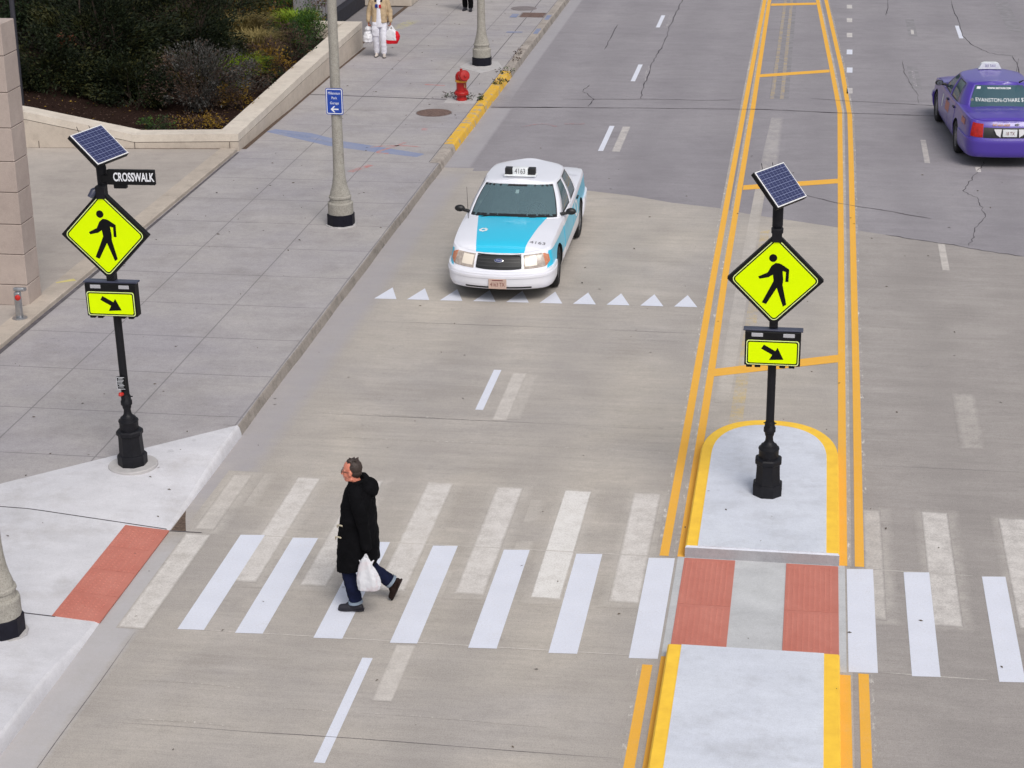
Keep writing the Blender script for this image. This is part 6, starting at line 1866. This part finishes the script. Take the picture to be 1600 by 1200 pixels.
        f = []
        for a in range(ni):
            for b in range(ns):
                q = (ix(a, b), ix(a+1, b), ix(a+1, b+1), ix(a, b+1)); f += [q, tuple(N+x for x in q[::-1])]
        per = [ix(a, 0) for a in range(ni+1)]+[ix(ni, b) for b in range(1, ns+1)]+[ix(a, ns) for a in range(ni-1, -1, -1)]+[ix(0, b) for b in range(ns-1, 0, -1)]
        for a, b in zip(per, per[1:]+per[:1]): f.append((a, b, N+b, N+a))
        mbx.add([p for r_ in A for p in r_]+[p for r_ in B for p in r_], f)
        return mbx
    for sd_ in (1, -1):
        mb = MB(); patch(mb, iB, NB, .03, .52, .034, 30, 12, side=sd_, thick=.05)
        mb.build('rear_bumper', bumper_paint, root, smooth=45)
        for xa, xb in ((.78, -.29), (-.31, -1.12)):
            ia, ib = bx_i(xa), bx_i(xb)
            mb = MB(); patch(mb, ia, ib, .06, .97, .006, 14, 12, side=sd_, thick=.012)
            dr = mb.build('door', paint, root, smooth=45)
            h_ = bsurf(bx_i(xb+.13), .80, .022, sd_)
            mb = MB(); mb.box(h_, (.17, .028, .035), .010, 2); mb.build('handle', M['trim_black'], dr, smooth=50)
    def lid(i0, i1, shrink):
        mbx = MB()
        us = [-1, -.9, -.75, -.55, -.35, -.15, 0, .15, .35, .55, .75, .9, 1]
        rows_ = []
        n_ = 22
        for k in range(n_+1):
            i = i0+(i1-i0)*k/n_
            e = bsurf(i, 1); xb = BELT[int(i)].lerp(BELT[min(NB, int(i)+1)], i-int(i)).x
            cr = lerp_tab(CROWN, xb); yl = max(.02, e.y-shrink)
            rows_.append([Vector((e.x, yl*u, e.z+cr*(1-abs(u*yl/e.y)**2.4)*min(1, e.y/.3)+.007)) for u in us])
        mbx.add([p for r_ in rows_ for p in r_], [(i*13+k, i*13+k+1, (i+1)*13+k+1, (i+1)*13+k) for i in range(n_) for k in range(12)])
        return mbx
    lid(by_i(.20), bx_i(.95), .05).build('bonnet', paint, root, smooth=60)
    lid(bx_i(-1.95), by_i(.45, False), .07).build('boot_lid', paint, root, smooth=60)
    # --- lamps and grille
    gi = by_i(.43)
    mb = MB(); patch(mb, -gi, gi, .585, .965, .012, 24, 8, thick=.03, sfun=lambda u: (.59+.03*(abs(u)/gi)**4, .965-.05*(abs(u)/gi)**3)); gr = mb.build('grille', M['trim_black'], root, smooth=45)
    mb = MB()
    for k in range(3):
        s0 = .66+.08*k
        mb.mi = 0; patch(mb, -gi*.93, gi*.93, s0, s0+.022, .018, 20, 1, thick=.01)
    mb.build('grille_bar', plain('dark grille bars', (0.03, 0.03, 0.032), 0.4), gr, smooth=45)
    mb = MB(); patch(mb, -gi, gi, .955, .985, .020, 24, 2, thick=.02); mb.build('grille_trim', M['trim_black'], gr, smooth=45)
    c0 = bsurf(0, .80, .020)
    slope = math.atan2(bsurf(0, .7, 0).x-bsurf(0, .95, 0).x, bsurf(0, .95, 0).z-bsurf(0, .7, 0).z)
    T_ = Matrix.Translation(c0) @ Matrix.Rotation(-slope, 4, 'Y') @ Matrix(((0, 0, 1, 0), (1, 0, 0, 0), (0, 1, 0, 0), (0, 0, 0, 1)))
    mb = MB(); mb.lathe([(.085, 0), (.083, .010), (.076, .012)], 28, sq=.42); mb.xf(T_); em = mb.build('badge', M['chrome'], gr, smooth=45)
    mb = MB(); mb.lathe([(.074, .0125), (.072, .0155)], 28, sq=.38); mb.xf(T_); mb.build('badge_field', M['ford_blue'], em)
    lettering('badge_script', 'Ford', .042, M['chrome'], em, T_ @ Matrix.Translation((0, 0, .0165)), 1.25, shear=.3)
    for sd_ in (1, -1):
        i0, i1, i2 = by_i(.475), by_i(.86), bx_i(2.15)
        mb = MB(); patch(mb, i0, i1, .60, .945, .012, 12, 6, side=sd_, thick=.03, sfun=lambda u: (.60, .95-.03*(u-i0)/(i1-i0))); hl = mb.build('headlight', M['lens_clear'], root, smooth=50)
        mb = MB(); patch(mb, i1+.04, i2, .605, .91, .010, 12, 6, side=sd_, thick=.03, sfun=lambda u: (.605+.06*sstep(i1, i2, u), .92-.10*sstep(i1, i2, u))); mb.build('indicator', M['lens_amber'], hl, smooth=50)
        mb = MB(); patch(mb, i0+.6, (i0+i1)/2+.6, .66, .90, .016, 6, 4, side=sd_, thick=.01); mb.build('reflector', plain('bright headlamp bowl', (0.82, 0.74, 0.64), 0.2, var=0.02), hl, smooth=50)
        tl = rpatch(sd_*.60, sd_*.868, .575, .90, .012); tl.build('tail_lamp', M['lens_red'], root, smooth=50)
    rp = rpatch(-.59, .59, .57, .80, .008).build('rear_panel', M['trim_black'], root, smooth=45)
    # --- wheels
    for x in (1.455, -1.455):
        for sd_ in (1, -1):
            wr = thing('wheel', None, None, (x, sd_*.862, .335)); wr.parent = root
            wr.rotation_euler = (0, 0, R(wheel_turn) if x > 0 else 0)
            Q = Matrix.Rotation(R(-90*sd_), 4, 'X')
            mb = MB(); mb.lathe([(.205, -.105), (.29, -.112), (.322, -.098), (.335, -.06), (.336, 0), (.335, .06), (.322, .098), (.29, .112), (.215, .105), (.205, .07)], 36); mb.xf(Q); mb.build('tyre', M['tyre'], wr, smooth=40)
            mb = MB(); mb.lathe([(.212, -.06), (.214, .095), (.195, .088), (.185, .060), (.13, .065), (.11, .085), (.06, .098), (.0, .10)], 28)
            for q in range(10):
                a = q*math.pi/5
                mb.tube([(.10*math.cos(a), .10*math.sin(a), .083), (.185*math.cos(a), .185*math.sin(a), .075)], .014, 6)
            mb.xf(Q); mb.build('rim', M['rim'], wr, smooth=40)
    # --- mirrors, wipers, aerial
    for sd_ in (1, -1):
        mb = MB(); prim_ell(mb, (.60, sd_*1.07, 1.035), (.058, .10, .058)); prim_caps(mb, (.62, sd_*.86, .985), (.60, sd_*1.0, 1.01), .030, .028); mi_ = mb.build('door_mirror', M['trim_black'], root, smooth=60)
        mb = MB(); mb.lathe([(.046, 0), (.042, .004)], 18, sq=1.5); mb.xf(Matrix.Translation((.548, sd_*1.07, 1.035)) @ Matrix.Rotation(R(-90), 4, 'Y')); mb.build('mirror_glass', M['mirror'], mi_)
    for t0, t1 in ((-1.9, -.1), (.35, 2.1)):
        mb = MB(); mb.tube([gh(t0+(t1-t0)*k/8, .085+.02*k/8, .012) for k in range(9)], .011, 5); mb.tube([gh(t0, .0, .02), gh((t0+t1)/2, .10, .016)], .009, 5); mb.build('wiper', M['trim_black'], root)
    mb = MB(); mb.tube([(.98, -.83, .93), (.93, -.86, 1.5)], [.006, .003], 5); mb.build('aerial', M['trim_black'], root)
    return root

P_white = car_paint('white taxi paint', S(234,235,244), S(42,196,232))
P_white_plain = car_paint('plain white taxi paint', S(234,235,244))
P_purple = car_paint('purple taxi paint', (0.076, 0.041, 0.36))
CARF = Matrix(((0, 0, 1, 0), (1, 0, 0, 0), (0, 1, 0, 0), (0, 0, 0, 1)))       # x right -> +y, y up -> z, faces +x (the front)
CARB = Matrix(((0, 0, -1, 0), (-1, 0, 0, 0), (0, 1, 0, 0), (0, 0, 0, 1)))     # reads from behind

t1 = taxi('white and teal saloon taxi numbered 4163 stopped before the triangles', (-4.83, 31.72, 0.005), R(-90), P_white, M['glass'], 4, P_white_plain)
# roof light with the cab number
mb = MB(); mb.box((-.05, 0, 1.478), (.20, .62, .03), .008); mb.build('roof_sign_base', M['sticker'], t1)
mb = MB(); mb.box((-.05, 0, 1.548), (.13, .30, .12), .012, 2); rs = mb.build('roof_sign', M['sticker'], t1, smooth=40)
for y in (-.225, .225):
    mb = MB(); mb.box((-.05, y, 1.545), (.14, .14, .115), .012, 2); mb.build('end_cap', M['trim_black'], rs, smooth=40)
lettering('lettering', '4163', .125, M['text_grey'], rs, Matrix.Translation((.0165, 0, 1.548)) @ CARF, .85)
hoodwarp = lambda p: (p[0], p[1], ztop(p[0], p[1])+.0105+p[2])
Hm_ = Matrix(((0, -1, 0, 0), (1, 0, 0, 0), (0, 0, 1, 0), (0, 0, 0, 1)))       # x right -> +y, y up -> -x (towards the windscreen)
lettering('hood_number', '4163', .12, M['text_pale'], t1, Matrix.Translation((2.02, .66, 0)) @ Hm_, 1.25, warp=hoodwarp)
mb = MB()
for q in range(7):
    a0 = q*2*math.pi/7
    pts = [(1.62+.05*math.cos(a0)+.028*math.cos(b_*math.pi/4), -.42+.06*math.sin(a0)+.028*math.sin(b_*math.pi/4)) for b_ in range(8)]
    mb.add([(x, y, ztop(x, y)+.0105) for x, y in pts], [tuple(range(8))])
mb.build('flower_mark', M['sticker'], t1)
mb = MB(); c0 = bsurf(0, .22, .038)
mb.box((c0.x+.012, 0, .335), (.012, .33, .165), .004); pq = mb.build('licence_plate', M['plate_pink'], t1)
lettering('lettering', '4163 TX', .095, M['plate_ink'], pq, Matrix.Translation((c0.x+.0195, 0, .325)) @ CARF, .78)
mb = MB(); mb.box((c0.x+.0185, 0, .396), (.002, .2, .016)); mb.build('plate_line', M['plate_ink'], pq)
wsg = [c for c in children(t1) if c.name.startswith('windscreen')][0]
for ta, h0, h1, wd in ((.05, .70, .80, .13), (-2.05, .40, .48, .12)):
    mb = MB(); mb.grid(lambda u, h: gh(u, h, -.010), [ta-wd, ta, ta+wd], [h0, (h0+h1)/2, h1]); mb.build('sticker', M['sticker'], wsg)
# flank decal: pale ring on the rear wing as on the photographed cab
mb = MB()
for sd_ in (1, -1):
    pts = []
    for q in range(25):
        a = q*math.pi/12
        pts.append((a, .15, .10))
    o = [bsurf(bx_i(-.75+.20*math.cos(a)), .66+.16*math.sin(a), .0085, sd_) for a, _, _ in pts]; i_ = [bsurf(bx_i(-.75+.12*math.cos(a)), .66+.10*math.sin(a), .0085, sd_) for a, _, _ in pts]
    mb.add(o+i_, [(k, k+1, 25+k+1, 25+k) for k in range(24)])
mb.build('ring_decal', M['sticker'], t1, fix=False)

t2 = taxi('purple saloon taxi lettered EVANSTON-O\'HARE driving away at the right edge', (3.745, 41.85, 0.006), R(94.8), P_purple, M['glass_dark'], 0)
mb = MB(); mb.prism([(-.27, 0), (.27, 0), (.20, .115), (.14, .135), (-.14, .135), (-.20, .115)], -.06, .06); mb.xf(Matrix.Translation((.02, 0, 1.462)) @ CARB); rs = mb.build('roof_sign', M['sticker'], t2)
M['purple_ink'] = plain('purple ink', S(84,62,140), 0.5)
lettering('lettering', '303 TAXI', .082, M['purple_ink'], rs, Matrix.Translation((-.0405, 0, 1.527)) @ CARB, .78)
rw = [c for c in children(t2) if c.name.startswith('rear_window')][0]
def back_text(name, txt, size, mat, y_mid, h_mid, squeeze, bold=0.0):
    """letters laid on the sloping rear window"""
    def wp(p):
        yy, hh = p[1], p[2]
        t_lo, t_hi = 9.0, 11.0
        h = h_mid+hh/.62
        for _ in range(24):
            tm = (t_lo+t_hi)/2
            if gh(tm, h).y > abs(yy): t_lo = tm
            else: t_hi = tm
        q = gh(tm, h, .006-p[0]*.5)
        return (q.x, q.y*(1 if yy > 0 else -1), q.z)
    return lettering(name, txt, size, mat, rw, Matrix.Translation((0, y_mid, 0)) @ CARB, squeeze, bold, warp=wp)
back_text('lettering', "EVANSTON-O'HARE $25", .120, M['sticker'], -.03, .40, .92, .0)
back_text('lettering', 'WWW.303TAXI.COM', .055, M['sticker'], .02, .83, 1.0, .002)
mb = MB(); mb.grid(lambda u, h: gh(u, h, .004), [9.35, 9.5, 9.65], [.80, .85, .89]); mb.build('sticker', M['sticker'], rw)
M['gold_ink'] = plain('dull gold lettering', S(206,156,120), 0.5)
def tail_warp(p):
    yy = p[1]
    q = bsurf(by_i(abs(yy), False) if abs(yy) > .01 else NB, (.875), .014)
    return (q.x-.002+p[0]*.2+.02*p[2], yy, q.z+p[2]*.8)
lettering('lettering', '847-663-6000', .085, M['gold_ink'], t2, Matrix.Translation((0, .19, 0)) @ CARB, .80, .002, warp=tail_warp)
q0 = bsurf(NB, .685, .012)
mb = MB(); mb.box((q0.x-.014, 0, q0.z), (.012, .32, .15), .004); pq = mb.build('licence_plate', M['sticker'], t2)
lettering('lettering', '18 TX', .10, M['plate_ink'], pq, Matrix.Translation((q0.x-.0215, 0, q0.z-.01)) @ CARB, .80)
for sd_ in (1, -1):
    mb = MB(); mb.prism([(.19, .08), (.36, .08), (.30, -.03), (.21, -.085)], -.004, .006)
    if sd_ < 0: mb.v = [(-x, y, z) for x, y, z in mb.v]
    mb.xf(Matrix.Translation((q0.x-.016, 0, q0.z)) @ CARB); mb.build('reversing_lamp', M['silver'], t2)
mb = MB(); mb.lathe([(.05, 0), (.045, .006)], 20, sq=.45); mb.xf(Matrix.Translation((bsurf(NB, .90, .02).x, -.16, bsurf(NB, .90, .02).z)) @ CARB); mb.build('badge', M['chrome'], t2)
mb = MB(); mb.tube([(-1.30, -.45, 1.44), (-1.42, -.50, 1.50)], [.02, .012], 8); mb.tube([(-1.40, -.50, 1.50), (-1.2, -.8, 1.44)], .008, 5); mb.build('roof_aerial', M['trim_black'], t2)
# door decals: white block on the front door, orange lettering behind it
def side_decal(name, x0, x1, s0, s1, mat):
    mb = MB(); mb.grid(lambda u, s: bsurf(u, s, .0085, 1), [bx_i(x0)+(bx_i(x1)-bx_i(x0))*k/6 for k in range(7)], [s0+(s1-s0)*k/3 for k in range(4)]); mb.build(name, mat, t2, fix=False)
side_decal('white_decal', .52, .40, .46, .78, M['sticker'])
M['orange_ink'] = plain('orange decal', S(186,120,110), 0.5)
side_decal('orange_decal', .05, -.45, .52, .74, M['orange_ink'])
side_decal('orange_decal', -1.98, -2.32, .70, .84, M['orange_ink'])
